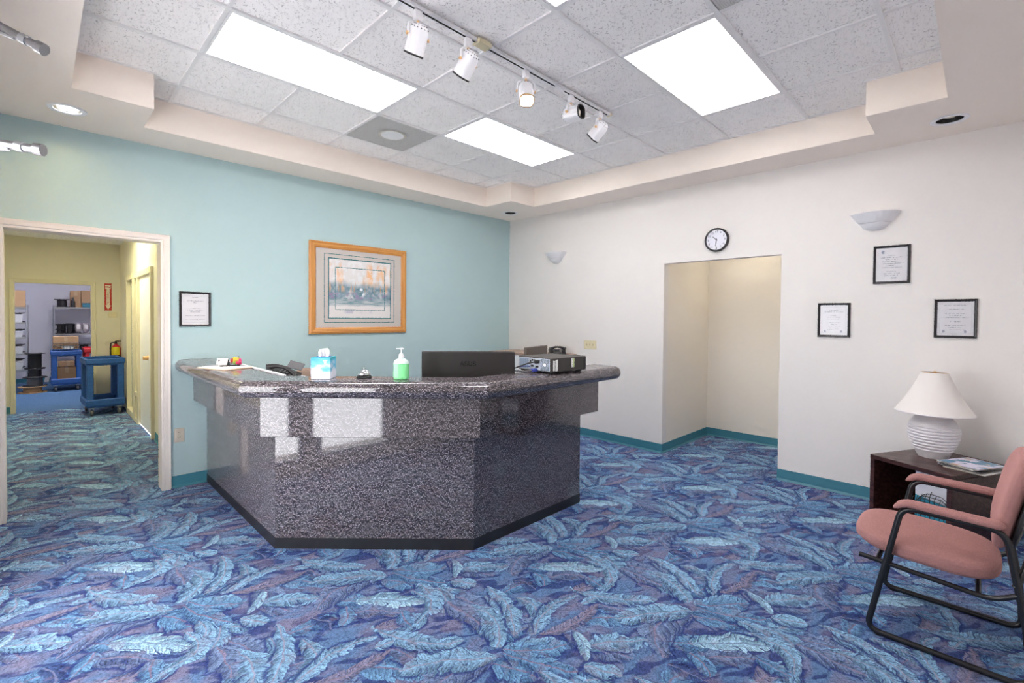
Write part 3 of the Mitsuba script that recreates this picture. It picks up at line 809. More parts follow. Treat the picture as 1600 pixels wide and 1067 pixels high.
monitor((-2.755, -2.375), (0.7071, -0.7071), 1.246, 0.632, 0.37, 'wide black monitor seen from behind, right of the sanitizer bottle', M_MON, 0, 'ASUS')
monitor((-1.68, -2.03), (0.96, 0.276), 1.222, 0.43, 0.36, 'small dark brown monitor behind the desktop computer', M_MON2, 0)

# desktop computer lying on the counter's right end
pc = thing('desktop_computer', 'black desktop computer lying flat on the counter, rear ports facing left', 'computer')
P0 = np.array((-2.385, -2.80, CT))      # rear right corner; rear face looks towards -x
def pcm(m):
    return rotz(m, -3.5).apply_translation(P0)
part(pc, 'case', pcm(rb(0, 0.34, 0, 0.325, 0.012, 0.108, 0.004)), prin('pc_case', (0.035, 0.030, 0.028), 0.4))
part(pc, 'front_bezel', pcm(rb(0.3405, 0.368, -0.003, 0.328, 0.010, 0.110, 0.008)), M_BLACKP)
for k, (fx, fy) in enumerate(((0.02, 0.02), (0.02, 0.29), (0.30, 0.02), (0.30, 0.29))):
    part(pc, 'foot', pcm(cat(rb(fx, fx + 0.04 if k != 2 else fx + .04, fy, fy + 0.03, 0.0005, 0.012, 0.002))), M_DARK)
def yzr(y0, y1, z0, z1, d=0.0015, c=0.0005):
    return pcm(rb(-d, -0.0002, y0, y1, z0, z1, c))
M_GALV = prin('galvanised', (0.55, 0.60, 0.70), 0.4, 0.3)
part(pc, 'rear_plate', yzr(0.012, 0.318, 0.018, 0.102), M_GALV, label='bare metal rear plate')
part(pc, 'fan_plate', yzr(0.018, 0.098, 0.020, 0.098, 0.0025), prin('fan_plate', (0.16, 0.20, 0.25), 0.4, 0.3))
part(pc, 'fan_hub', pcm(xf(cyl(0.014, 0.001, 6), EY, EZ, -EX * -1, (-0.0037, 0.060, 0.060))), M_WHITEP)
for k in range(3):
    rr = 0.020 + 0.007 * k
    part(pc, 'fan_ring', pcm(xf(lathe([(rr, 0), (rr + 0.0022, 0), (rr + 0.0022, 0.0012), (rr, 0.0012), (rr, 0)], 28), EY, EZ, EX, (-0.0037, 0.060, 0.060))), M_GALV)
for k in range(4):
    part(pc, 'slot_cover', yzr(0.222 + k * 0.022, 0.238 + k * 0.022, 0.024, 0.094, 0.003), prin('slot_blue', (0.30, 0.40, 0.55), 0.4, 0.3) if k == 0 else 'mat_slot_blue')
for y0, y1, z0, z1 in ((0.108, 0.128, 0.072, 0.088), (0.150, 0.166, 0.080, 0.092), (0.172, 0.186, 0.080, 0.092), (0.192, 0.206, 0.070, 0.084), (0.120, 0.150, 0.036, 0.048), (0.168, 0.196, 0.040, 0.052)):
    part(pc, 'port', yzr(y0, y1, z0, z1, 0.0026), M_DARK)
for k, (x0, x1, z0, z1, mt) in enumerate(((0.018, 0.034, 0.022, 0.092, M_PAPER), (0.040, 0.066, 0.020, 0.098, M_PAPER), (0.205, 0.218, 0.036, 0.102, M_PAPER), (0.222, 0.236, 0.036, 0.102, prin('sticker_green', (0.50, 0.58, 0.30), 0.6)))):
    part(pc, 'sticker', pcm(bx(x0, x1, -0.0008, -0.0002, z0, z1)), mt, label='pale green sticker' if k == 3 else 'white sticker')
def pcp(x, y, z):
    return pcm(trimesh.Trimesh([(x, y, z), (x, y, z + 1), (x + 1, y, z)], [[0, 1, 2]], process=False)).vertices[0]
M_BLUEC = prin('blue_plug', (0.03, 0.05, 0.30), 0.4)
cb = thing('computer_cable', 'black power cable plugged into the rear of the desktop computer', 'cable')
part(cb, 'plug', pcm(rb(-0.036, -0.003, 0.108, 0.134, 0.068, 0.090, 0.004)), M_BLACKP)
pth = [pcp(-0.034, 0.121, 0.079), pcp(-0.075, 0.15, 0.070), pcp(-0.115, 0.21, 0.040), pcp(-0.16, 0.27, 0.016), pcp(-0.205, 0.31, 0.010), np.array((-2.585, -2.475, CT + 0.006)), np.array((-2.62, -2.43, CT + 0.006)), np.array((-2.64, -2.39, 1.00)), np.array((-2.66, -2.36, 0.85))]
part(cb, 'cord', tube(fillet(pth, 0.08), 0.0042, 8), M_BLACKP, 60)
cb = thing('computer_cable', 'cable with a blue screw plug hanging on the rear of the desktop computer', 'cable')
part(cb, 'plug', pcm(rb(-0.045, -0.003, 0.122, 0.158, 0.008, 0.030, 0.005)), M_BLUEC)
pth = [pcp(-0.044, 0.140, 0.018), pcp(-0.085, 0.17, 0.012), pcp(-0.11, 0.23, 0.012), pcp(-0.10, 0.29, 0.010), pcp(-0.12, 0.33, 0.012), pcp(-0.13, 0.37, -0.1)]
part(cb, 'cord', tube(fillet(pth, 0.05), 0.0045, 8), M_GREYP, 60)
cb = thing('computer_cable', 'thin purple-blue cord draped beside the black power cable', 'cable')
pth = [pcp(-0.004, 0.20, 0.040), pcp(-0.05, 0.215, 0.045), pcp(-0.09, 0.25, 0.034), pcp(-0.15, 0.28, 0.010), pcp(-0.17, 0.33, 0.008), pcp(-0.17, 0.38, -0.08)]
part(cb, 'cord', tube(fillet(pth, 0.05), 0.0034, 8), M_BLUEC, 60)

# telephones
def phone(o, rx, ry, label, hs_tilt=0.0, screen=True):
    t = thing('telephone', label, 'telephone')
    def P(m):
        return at(m, o, rx, ry)
    w = trimesh.convex.convex_hull(np.array([(x, y, z) for x in (-.10, .10) for y, z in ((-.10, 0.0005), (.10, 0.0005), (-.10, .02), (.10, .055))]))
    part(t, 'base', P(w), M_BLACKP)
    a = np.linspace(-1, 1, 15)
    hp = np.stack([a * 0.098, 0 * a - 0.055, 0.082 - 0.030 * a ** 2 + 0.008 - 0.25 * hs_tilt * a * 0.1], 1)
    rad = 0.0125 + 0.009 * np.abs(a) ** 2.2
    part(t, 'handset', P(tube(hp, rad, 12)), M_BLACKP, 50)
    part(t, 'cradle', P(cat(rb(-.095, -.055, -.08, -.03, 0.018, 0.058, .006), rb(.055, .095, -.08, -.03, 0.018, 0.054, .006))), M_BLACKP)
    for i in range(3):
        for j in range(4):
            part(t, 'key', P(rb(-.03 + i * .024, -.014 + i * .024, -.005 + j * .02, .008 + j * .02, .042 + j * .0035, .049 + j * .0035, .002)), M_GREYP)
    if screen:
        m = rb(-.055, .055, -.004, .004, 0, .075, .003)
        m.apply_transform(trimesh.transformations.rotation_matrix(-0.9, (1, 0, 0)))
        m.apply_translation((.04, .085, .07))
        part(t, 'display', P(m), M_GREYP)
    return t
phone(np.array((-3.575, -1.245, 1.0235)), (0.78, -0.62, -0.28), (0.62, 0.78, 0), 'black desk telephone at the left inner edge of the counter', 0.0)
phone(np.array((-0.205, -1.07, 1.0255)), (0.72, -0.69, 0), (0.69, 0.72, 0), 'black telephone on the white cabinet, behind the desktop computer', 0.0, False)

# clipboard with papers, pens, card, candy
cl = thing('clipboard', 'pale wooden clipboard with papers at the left end of the counter', 'clipboard')
CO = np.array((-3.875, -0.99, CT + 0.0008))
cr, cf = np.array((0.36, -0.93, 0)), np.array((0.93, 0.36, 0))
part(cl, 'board', at(rb(-.16, .16, -.10, .10, 0, .006, .001), CO, cr, cf), prin('pale_board', (0.62, 0.46, 0.32), 0.5))
part(cl, 'paper_sheet', at(rb(-.15, .14, -.095, .095, .0062, .0095, .0005), CO, cr, cf), M_PAPER)
part(cl, 'clip', at(cat(rb(-.158, -.135, -.05, .05, .0097, .016, .002)), CO, cr, cf), M_STEEL)
pk = thing('pen', 'dark pen lying on the clipboard papers', 'pen')
part(pk, 'barrel', xf(cyl(.005, .13, 12, .001), *basis((0.9, -0.3, 0)), np.array((-3.90, -0.955, CT + 0.0155))), M_BLACKP, 40)
part(pk, 'tip', xf(lathe([(.005, 0), (.0012, .012), (0, .012)], 12), *basis((0.9, -0.3, 0)), np.array((-3.90, -0.955, CT + 0.0155)) + 0.13 * unit((0.9, -0.3, 0))), M_STEEL, 40)
cd = thing('card_holder', 'small white tent card standing at the left end of the counter', 'card holder')
KO = np.array((-3.845, -0.815, CT + 0.0008))
X_, Y_ = np.array((0.80, -0.60, 0)), np.array((0.60, 0.80, 0))
for s, nm in ((-1, 'front_leaf'), (1, 'rear_leaf')):
    m = rb(-.038, .038, -.0012, .0012, 0, .064, .0005)
    m.apply_transform(trimesh.transformations.rotation_matrix(s * 0.48, (1, 0, 0)))
    m.apply_translation((0, s * .030, 0.0006))
    part(cd, nm, at(m, KO, X_, Y_), M_PAPER)
part(cd, 'side_panel', at(extr(Polygon([(-.028, 0), (.028, 0), (0, .055)]), 0, .002).apply_transform(np.array([[0, 0, 1, .0382], [1, 0, 0, 0], [0, 1, 0, 0.001], [0, 0, 0, 1.0]])), KO, X_, Y_), M_BLACKP)
part(cd, 'printed_mark', at(rb(-.028, -.016, -.0012, -.0002, 0, .012, .0003).apply_transform(trimesh.transformations.rotation_matrix(-0.48, (1, 0, 0))).apply_translation((0, -.0125, .036)), KO, X_, Y_), M_GREYP)
cn = thing('candy_toy', 'small yellow, green and pink ornament beside the tent card', 'ornament')
AO = np.array((-3.775, -0.905, CT + 0.010))
rg = np.random.default_rng(3)
for k, (c, dx, dz, sz) in enumerate((((0.62, 0.50, 0.04), -.012, .038, .019), ((0.55, 0.40, 0.05), .008, .036, .018), ((0.25, 0.42, 0.06), -.010, .016, .016), ((0.60, 0.03, 0.12), .016, .014, .019), ((0.70, 0.04, 0.20), .018, .034, .013), ((0.45, 0.04, 0.05), -.034, .028, .016))):
    m = trimesh.creation.icosphere(2, sz)
    m.vertices *= 1 + 0.22 * np.sin(m.vertices[:, :1] * 330 + m.vertices[:, 1:2] * 290 + k)
    m.apply_translation((dx, 0, dz + 0.004))
    part(cn, 'petal', at(m, AO, R2, F2), prin(f'candy_{k}', c, 0.45), True)
part(cn, 'stem', at(cyl(.003, .018, 8).apply_translation((.014, 0, .048)), AO, R2, F2), M_BLACKP)

# ------------------------------------------------------------------ on the walls
# framed landscape
def art_fn(p, n, uv):
    x, y = uv.x, uv.y
    n1 = FB(x * 9, y * 9, 3.0, octaves=4)
    n2 = FB(x * 26 + 5, y * 20, 8.0)
    c = C3(0.72, 0.70, 0.69)
    c = MIX(c, (0.78, 0.48, 0.26), SS(0.42, 0.70, FB(x * 11, y * 2.2, 1.0)) * SS(0.45, 0.62, y) * SS(1.0, 0.85, y))
    c = MIX(c, (0.80, 0.82, 0.84), SS(0.5, 0.65, n2) * SS(0.55, 0.7, y) * 0.5)
    band = SS(0.66, 0.52, y + 0.16 * (n1 - 0.5)) * SS(0.28, 0.36, y)
    c = MIX(c, MIX((0.06, 0.17, 0.20), (0.30, 0.38, 0.46), n2), band * SS(0.15, 0.75, n1 + 0.35 * N(x * 30, y * 22, 5)))
    c = MIX(c, (0.30, 0.22, 0.36), SS(0.45, 0.65, FB(x * 18, y * 18, 12.0)) * SS(0.28, 0.34, y) * SS(0.46, 0.40, y) * 0.8)
    c = MIX(c, (0.62, 0.36, 0.18), SS(0.62, 0.74, N(x * 46, y * 6, 2.0)) * SS(0.40, 0.5, y) * SS(0.66, 0.55, y) * 0.6)
    fall = SS(0.045, 0.01, dr.abs(x - 0.52 + 0.09 * (n1 - 0.5))) * SS(0.35, 0.6, n2) * SS(0.36, 0.40, y) * SS(0.54, 0.50, y)
    c = MIX(c, (0.82, 0.84, 0.88), fall * 0.85)
    c = MIX(c, (0.07, 0.21, 0.26), SS(0.36, 0.31, y) * SS(0.19, 0.24, y + 0.05 * (n1 - 0.5)) * (0.35 + 0.65 * N(x * 12, y * 60, 4)) * 0.85)
    return MIX(c, (0.40, 0.40, 0.50), SS(0.45, 0.65, n1) * SS(0.17, 0.14, y) * SS(0.06, 0.10, y) * SS(0.2, 0.3, x) * SS(0.75, 0.6, x) * 0.7)
M_ART = prin('watercolour', mikit.proc(art_fn), 0.5)
M_MATB = prin('mat_board', (0.52, 0.48, 0.45), 0.7)
M_LINE = prin('teal_line', (0.05, 0.17, 0.20), 0.5)
px0, px1, pz0, pz1 = -2.879, -1.744, 1.292, 2.250
pw, ph, pcx, pcz = px1 - px0, pz1 - pz0, (px0 + px1) / 2, (pz0 + pz1) / 2
pic = thing('framed_painting', 'oak-framed watercolour landscape on the teal wall above the desk', 'painting')
for k, m in enumerate(ring(pw, ph, 0.066, 0.030)):
    part(pic, 'frame_bar', on_back(m, pcx, pcz), M_OAKH if k % 2 == 0 else M_OAKV, 25)
def flat(par, nm, x0, x1, z0, z1, d0, d1, mat, **k):
    return part(par, nm, bx(pcx + x0, pcx + x1, -d1, -d0, pcz + z0, pcz + z1), mat, **k)
flat(pic, 'backing', -pw / 2 + .05, pw / 2 - .05, -ph / 2 + .05, ph / 2 - .05, 0.001, 0.006, M_GREYP)
def mat_ring(x, z, b, d0, d1, nm, mat):
    m = extr(sbox(-x, -z, x, z).difference(sbox(-x + b, -z + b, x - b, z - b)), d0, d1)
    part(pic, nm, on_back(m, pcx, pcz), mat)
aw, ah = 0.365, 0.315
part(pic, 'mat_board', on_back(extr(sbox(-pw / 2 + .052, -ph / 2 + .052, pw / 2 - .052, ph / 2 - .052).difference(sbox(-aw, -ah, aw, ah)), .0062, .011), pcx, pcz), M_MATB)
mat_ring(0.413, 0.362, .0065, .0111, .0118, 'mat_line', M_LINE)
mat_ring(aw + .006, ah + .006, .010, .0111, .0122, 'mat_line', M_LINE)
m, uv = quad(2 * aw, 2 * ah)
part(pic, 'print', on_back(m, pcx, pcz, -0.0065), M_ART, uv=uv)
mat_ring(0.293, 0.228, .0065, .0066, .0072, 'print_line', M_LINE)

# certificates
def cert_fn(kind):
    def fn(p, n, uv):
        x, y = uv.x, uv.y
        c = C3(0.70, 0.69, 0.72)
        ln = dr.round(y * 17)
        fy = dr.abs(y * 17 - ln)
        half = 0.10 + 0.28 * CR(ln, kind * 3.0, 1)
        on = SS(0.24, 0.10, fy) * SS(half, half - 0.02, dr.abs(x - 0.5)) * dr.select(CR(ln, kind * 5.0 + 1, 2) > 0.35, 1.0, 0.0) * SS(0.15, 0.17, y) * SS(0.90, 0.88, y)
        on = on * SS(0.22, 0.45, N(x * 60, ln * 3, kind))
        c = MIX(c, (0.30, 0.32, 0.36), on * 0.95)
        c = MIX(c, (0.42, 0.44, 0.48), SS(0.006, 0.002, dr.abs(y - 0.53)) * SS(0.40, 0.38, dr.abs(x - 0.5)) * 0.6)
        if kind != 2:
            e = dr.maximum(dr.abs(x - 0.5), dr.abs(y - 0.5))
            c = MIX(c, (0.48, 0.50, 0.53), SS(0.012, 0.004, dr.abs(e - 0.42)) * 0.5)
        if kind in (3, 4):
            for sx in (0.19, 0.77):
                c = MIX(c, (0.22, 0.24, 0.34), SS(0.045, 0.03, dr.sqrt(dr.square(x - sx) + dr.square(y - 0.13))) * 0.8)
        if kind == 2:
            c = MIX(c, (0.16, 0.20, 0.30), SS(0.055, 0.045, dr.sqrt(dr.square((x - 0.24) * 0.8) + dr.square(y - 0.87))) * dr.select(N(x * 40, y * 40, 1) > 0.42, 0.85, 0.1))
            c = MIX(c, (0.25, 0.27, 0.33), SS(0.02, 0.01, dr.abs(y - 0.11)) * SS(0.10, 0.08, dr.abs(x - 0.58)) * 0.8)
        return c
    return mikit.proc(fn)
certs = [('b', -3.973, -3.740, 1.377, 1.677, 1, 'black-framed certificate on the teal wall beside the hallway door'),
         ('r', -3.837, -4.070, 1.334, 1.625, 3, 'black-framed certificate on the white wall, nearest the alcove'),
         ('r', -4.217, -4.449, 1.776, 2.079, 2, 'black-framed certificate directly under the right wall sconce'),
         ('r', -4.595, -4.830, 1.353, 1.642, 4, 'black-framed certificate on the white wall, farthest right above the lamp')]
for side, a, b, z0, z1, kind, nm in certs:
    t = thing('framed_certificate', nm, 'certificate')
    w, h = abs(b - a), z1 - z0
    pl = (lambda m: on_back(m, (a + b) / 2, (z0 + z1) / 2)) if side == 'b' else (lambda m: on_right(m, (a + b) / 2, (z0 + z1) / 2))
    for m in ring(w, h, 0.017, 0.018):
        part(t, 'frame_bar', pl(m), M_BLACKF, 25)
    m, uv = quad(w - 0.03, h - 0.03, 0.006)
    part(t, 'paper', pl(m), prin(f'certificate_{kind}', cert_fn(float(kind)), 0.25, spec=0.6), uv=uv)

# clock
ck = thing('wall_clock', 'round white clock with a black rim above the alcove', 'clock')
CY, CZ = -2.957, 2.274
def ckm(m):
    return on_right(m, CY, CZ)
part(ck, 'rim', ckm(lathe([(0.0, 0.0005), (0.117, 0.0005), (0.119, 0.004), (0.117, 0.032), (0.112, 0.038), (0.104, 0.036), (0.101, 0.022), (0, 0.022)], 64)), M_BLACKF, 30)
part(ck, 'dial', ckm(cyl(0.1008, 0.0012, 64).apply_translation((0, 0, 0.0221))), prin('dial_white', (0.76, 0.76, 0.84), 0.5))
for k in range(1, 13):
    a = math.radians(90 - 30 * k)
    part(ck, 'numeral', ckm(text(str(k), 0.0185, 0.0006, True).apply_translation((0.082 * math.cos(a), 0.082 * math.sin(a), 0.0234))), M_BLACKP)
for nm, deg, L, wd, z in (('hour_hand', 311, 0.050, 0.007, 0.0245), ('minute_hand', 187, 0.066, 0.007, 0.0258)):
    m = extr(Polygon([(-wd / 2, -0.012), (wd / 2, -0.012), (wd * .35, L), (-wd * .35, L)]), 0, 0.0008)
    part(ck, nm, ckm(rotz(m, -deg).apply_translation((0, 0, z))), M_BLACKP)
part(ck, 'hub', ckm(cyl(0.005, 0.003, 16).apply_translation((0, 0, 0.0255))), M_BLACKP)

# sconces
def sconce(y, z, label):
    t = thing('wall_sconce', label, 'wall lamp')
    # half bowls, flat side on the wall, opening upwards
    def half(prof):
        m = lathe(prof, 32, PI / 2, 3 * PI / 2)
        m.apply_scale((0.75, 1, 1))
        return m.apply_translation((-0.001, y, z))
    part(t, 'bowl', half([(0.0, 0.0), (0.152, 0.0), (0.160, 0.004), (0.165, 0.0), (0.140, -0.038), (0.112, -0.072), (0.100, -0.078), (0.0, -0.078)]), M_WHITEM, 28)
    part(t, 'lower_bowl', half([(0.0, -0.079), (0.094, -0.079), (0.097, -0.083), (0.085, -0.106), (0.06, -0.127), (0.025, -0.138), (0.0, -0.139)]), M_WHITEM, 28)
sconce(-0.885, 2.333, 'white half-bowl wall sconce near the corner with the teal wall')
sconce(-4.222, 2.348, 'white half-bowl wall sconce on the right, above a framed certificate')

# switch plate and outlet
sw = thing('switch_plate', 'ivory three-gang switch plate on the white wall above the desk end', 'switch plate')
part(sw, 'plate', on_right(rb(-.092, .092, -.055, .055, .0003, .006, .003), -1.428, 1.150), M_IVORY)
for k in (-1, 0, 1):
    part(sw, 'toggle', on_right(rb(-.006, .006, -.012, .012, .0061, .010, .002).apply_translation((.046 * k, 0, 0)), -1.428, 1.150), prin('toggle', (0.50, 0.42, 0.26), 0.4) if k == -1 else 'mat_toggle')
ot = thing('wall_outlet', 'beige wall outlet on the teal wall between door casing and desk', 'outlet')
part(ot, 'plate', on_back(rb(-.037, .037, -.060, .060, .0003, .005, .002), -3.976, 0.447), M_BEIGE)
for s in (-1, 1):
    k = part(ot, 'socket', on_back(rb(-.017, .017, -.014, .014, .0051, .0065, .002).apply_translation((0, .021 * s, 0)), -3.976, 0.447), M_BEIGE)
    for q in (-1, 1):
        part(k, 'slot', on_back(bx(-.0015, .0015, -.005, .005, .0066, .0070).apply_translation((.006 * q, .021 * s + .003, 0)), -3.976, 0.447), M_DARK)

# ------------------------------------------------------------------ track with five spotlights
TY, TZ = -2.735, 3.062
tr = thing('light_track', 'white ceiling track carrying five spotlights', 'light track')
part(tr, 'rail', rb(-3.60, -1.64, TY - .018, TY + .018, TZ + .012, ZC - .0025, .003), M_WHITEM)
part(tr, 'slot', bx(-3.58, -1.66, TY - .005, TY + .005, TZ + .0105, TZ + .0118), M_DARK, label='dark slot along the track')
part(tr, 'feed_box', rb(-3.02, -2.92, TY - .035, TY + .028, TZ + .003, ZC - .0025, .004), M_IVORY, label='ivory feed box')
part(tr, 'end_cap', rb(-1.64, -1.615, TY - .019, TY + .019, TZ + .011, ZC - .003, .003), M_IVORY)
part(tr, 'joint', rb(-2.30, -2.20, TY - .019, TY + .019, TZ + .009, TZ + .0119, .002), M_WHITEM)
M_VHOLE = M_DARK
def spot(x, direc, label, lit=False, face=False):
    t = thing('spotlight', label, 'spotlight', None)
    top = np.array((x, TY, TZ + .010))
    part(t, 'adapter', rb(x - .024, x + .024, TY - .013, TY + .013, TZ - .045, TZ + .0095, .004), M_WHITEM)
    D = unit(direc)
    side = unit(np.cross(D, EZ))
    c = top + (0, 0, -.135)                     # pivot
    s_ = side * 0.051
    part(t, 'swivel', cyl(.007, .02, 12).apply_translation(top + (0, 0, -.074)), M_BRASS, 40)
    part(t, 'yoke', cat(tube(fillet([c + s_ * 1.08, c + s_ * 1.08 + (0, 0, .062), c - s_ * 1.08 + (0, 0, .062), c - s_ * 1.08], 0.02), 0.0055, 8)), M_WHITEM, 40)
    for q in (-1, 1):
        part(t, 'pivot_screw', xf(cyl(.009, .008, 12), *basis(side * q), c + s_ * q * 1.10), M_BRASS, 40)
    X, Y, Z = basis(D)
    prof = [(0, -.062), (.024, -.060), (.038, -.050), (.045, -.032), (.046, 0), (.047, .085), (.045, .086), (.043, .084), (.042, .02), (0, .02)]
    part(t, 'housing', xf(lathe(prof, 40, sq=2.9), X, Y, Z, c), M_WHITEM, 35)
    part(t, 'rim', xf(lathe([(.0472, .080), (.0482, .082), (.0482, .089), (.0430, .089), (.0428, .080), (.0472, .080)], 40, sq=2.9), X, Y, Z, c), M_BLACKP if not lit else M_BRASS, 35)
    if not lit:
        part(t, 'baffle', xf(lathe([(.0418, .084), (.040, .03), (0, .03)], 40, sq=2.9), X, Y, Z, c), M_DARK, 35)
    bm = lathe(([(0, .072), (.018, .070), (.030, .062), (.033, .052), (.020, .032), (0, .032)] if not lit else [(0, .084), (.022, .083), (.037, .076), (.039, .064), (.020, .032), (0, .032)])[::-1], 32)
    bm.fix_normals()
    if lit:
        part(t, 'bulb', xf(bm, X, Y, Z, c), M_WHITEP, True, 'glowing warm bulb', emitter={'type': 'area', 'radiance': {'type': 'rgb', 'value': [70.0, 50.0, 30.0]}})
    else:
        part(t, 'bulb', xf(bm, X, Y, Z, c), M_BEIGE, True)
    hv = []
    for a in np.linspace(0, 2 * PI, 14, endpoint=False):
        for rr, zz in ((.031, -.0550), (.0415, -.0425)):
            g = 1 / (abs(math.cos(a)) ** 2.9 + abs(math.sin(a)) ** 2.9) ** (1 / 2.9)
            p = c + X * rr * g * math.cos(a) + Y * rr * g * math.sin(a) + Z * zz
            hv.append(trimesh.creation.icosphere(1, .0028).apply_translation(p))
    k = part(t, 'vent_holes', cat(*hv), M_DARK)
    labels[k] = {'kind': 'stuff', 'label': 'ring of dark vent holes'}
def vd(r, u, f):
    return RIGHT * r + UP * u + FWD * f
spot(-3.415, vd(-.36, -.82, .45), 'white track spotlight nearest the camera end, leftmost of the five')
spot(-3.075, vd(-.52, -.74, .45), 'white track spotlight just left of the ivory feed box')
spot(-2.590, vd(.06, -.85, -.42), 'lit white track spotlight shining a warm glow, middle of the track', True)
spot(-2.117, vd(.78, -.04, -.62), 'white track spotlight turned sideways showing its dark open mouth', face=True)
spot(-1.755, vd(-.58, -.62, .50), 'white track spotlight at the far right end of the track')

# chrome arms at the left edge
M_ARM = prin('satin_chrome', (0.36, 0.36, 0.38), 0.3, 1.0)
def arm(p0, p1, label):
    t = thing('chrome_arm', label, 'arm')
    p0, p1 = np.array(p0), np.array(p1)
    d = unit(p1 - p0)
    part(t, 'tube', tube([p0, p1], .013, 16), M_ARM, 40)
    part(t, 'collar', tube([p1 - d * .05, p1 - d * .03], .016, 16), M_STEEL, 40)
    part(t, 'end_cap', tube([p1, p1 + d * .022], .019, 16), M_ARM, 40)
    part(t, 'strut', tube([p0 + (0, 0, -.05), p1 - d * .07 + (0, 0, -.014)], .006, 10), M_STEEL, 40)
    part(t, 'wall_plate', xf(cyl(.035, .008, 24), *basis((1, 0, 0)), p0 + (-.004, 0, 0)), M_STEEL, 30)
arm((XL + .002, -2.49, 2.508), (-4.818, -2.69, 2.331), 'upper chrome arm sticking out from the left edge under the soffit')
arm((XL + .002, -2.52, 2.035), (-4.826, -2.69, 2.003), 'lower chrome arm sticking out from the left edge in front of the teal wall')

# ------------------------------------------------------------------ corner table, lamp, magazines
TA = np.array((-0.613, -4.301, 0.0))
tu, tw = np.array((-0.459, -0.888, 0)), np.array((0.888, -0.459, 0))      # along the open front, into the table
TL, TD, TH = 0.495, 0.62, 0.52
def tm_(m):
    return xf(m, tu, tw, np.cross(tu, tw), TA + (0, 0, TH if np.cross(tu, tw)[2] < 0 else 0))
# local: x along the front, y into the table, z up (the axes are left-handed, so build with z measured downwards)
def tbx(x0, x1, y0, y1, z0, z1, c=.003):
    return xf(rb(x0, x1, y0, y1, -z1, -z0, c), tu, tw, -EZ, TA)
et = thing('end_table', 'dark brown open-sided end table in the right corner', 'end table')
part(et, 'top_panel', tbx(0, TL, 0, TD, TH - .030, TH), M_MAHOG)
part(et, 'side_panel', tbx(0.001, .030, .002, TD - .002, 0.06, TH - .0305), M_MAHOG)
part(et, 'side_panel', tbx(TL - .030, TL - .001, .002, TD - .002, 0.06, TH - .0305), M_MAHOG)
part(et, 'back_panel', tbx(.0305, TL - .0305, TD - .03, TD - .01, 0.06, TH - .0305), M_MAHOG)
part(et, 'bottom_panel', tbx(.0305, TL - .0305, .004, TD - .031, .095, .12), M_MAHOG)
part(et, 'base_rail', tbx(.0305, TL - .0305, .02, .04, .0, .0945), M_MAHOG)
for x in (.003, TL - .043):
    for y in (.01, TD - .05):
        part(et, 'foot', tbx(x, x + .04, y, y + .04, 0.0005, .0595), M_BLACKP)
# wire rack and the booklet standing in the table
rk = thing('wire_rack', 'black wire magazine rack inside the end table', 'wire rack')
def tp(x, y, z):
    return TA + tu * x + tw * y + EZ * z
wires = [fillet([tp(x, .055, .125), tp(x, .045, .27 + .06 * (1 - abs(k - 4) / 4.0)), tp(x, .066, .30 + .06 * (1 - abs(k - 4) / 4.0))], .03) for k, x in enumerate(np.linspace(.245, .455, 9))]
for wv_ in wires:
    part(rk, 'upright_wire', tube(wv_, .0022, 6), M_BLACKP, 40)
for k in range(4):
    z = .285 + .022 * k
    part(rk, 'cross_wire', tube(fillet([tp(.235 + .016 * k, .047, z - .05), tp(.275 + .02 * k, .047, z), tp(.43, .047, z), tp(.462, .047, z - .06)], .03), .0022, 6), M_BLACKP, 40)
part(rk, 'foot_wire', tube([tp(.245, .055, .1245), tp(.455, .055, .1245)], .003, 8), M_BLACKP, 40)
def bk_fn(p, n, uv):
    d = (p.x - TA[0]) * tu[0] + (p.y - TA[1]) * tu[1]
    z = p.z + (d - 0.35) * 0.10
    return MIX((0.02, 0.22, 0.33), (0.70, 0.70, 0.76), SS(0.298, 0.302, z))
bo = thing('booklet', 'white and teal booklet standing behind the wire rack in the end table', 'booklet')
part(bo, 'cover', tbx(.245, .455, .080, .084, .1245, .478, .0008), prin('booklet_cover', mikit.proc(bk_fn), 0.5))
part(bo, 'pages', tbx(.247, .453, .0842, .093, .126, .475, .0008), M_PAPER)
# lamp
lp = thing('table_lamp', 'white ribbed ceramic table lamp with a wide cone shade on the end table', 'lamp')
LO = np.array((-0.375, -4.625, TH + .0008))
zz = np.linspace(0, 0.315, 191)
pr_ = []
for z in zz:
    s = z / 0.315
    r = 0.080 + (0.143 - 0.080) * math.sin(min(1, s / 0.60) * PI / 2) ** 1.05 if s < .60 else 0.143 * math.cos((s - .60) / .40 * 1.22) ** 0.75
    if .045 < z < .240:
        e = min(1, (z - .045) / .01, (.240 - z) / .02)
        r += 0.008 * e * (abs(math.sin((z - .045) / .0215 * PI)) ** .6 - 0.7)
    pr_.append((r, z))
prof = [(0, 0)] + [(0.074, 0)] + pr_ + [(0.03, .318), (0.0, .319)]
part(lp, 'base', lathe(prof, 64).apply_translation(LO), M_LAMPW, 50)
part(lp, 'neck', cyl(.014, .06, 16).apply_translation(LO + (0, 0, .320)), M_BRASS, 40)
part(lp, 'harp', tube(fillet([LO + (.0, -.02, .34), LO + (.0, -.055, .40), LO + (.0, -.05, .545), LO + (0, 0, .592), LO + (.0, .05, .545), LO + (.0, .055, .40), LO + (.0, .02, .34)], .04), .003, 6), M_BRASS, 40)
sh = [(.216, .316), (.182, .368), (.148, .428), (.114, .498), (.090, .553), (.074, .596)]
shp = [(r, z) for r, z in sh] + [(r - .003, z) for r, z in sh[::-1]] + [sh[0]]
part(lp, 'shade', lathe(shp, 72).apply_translation(LO), 'mat_shade', 40, 'cream cone shade')
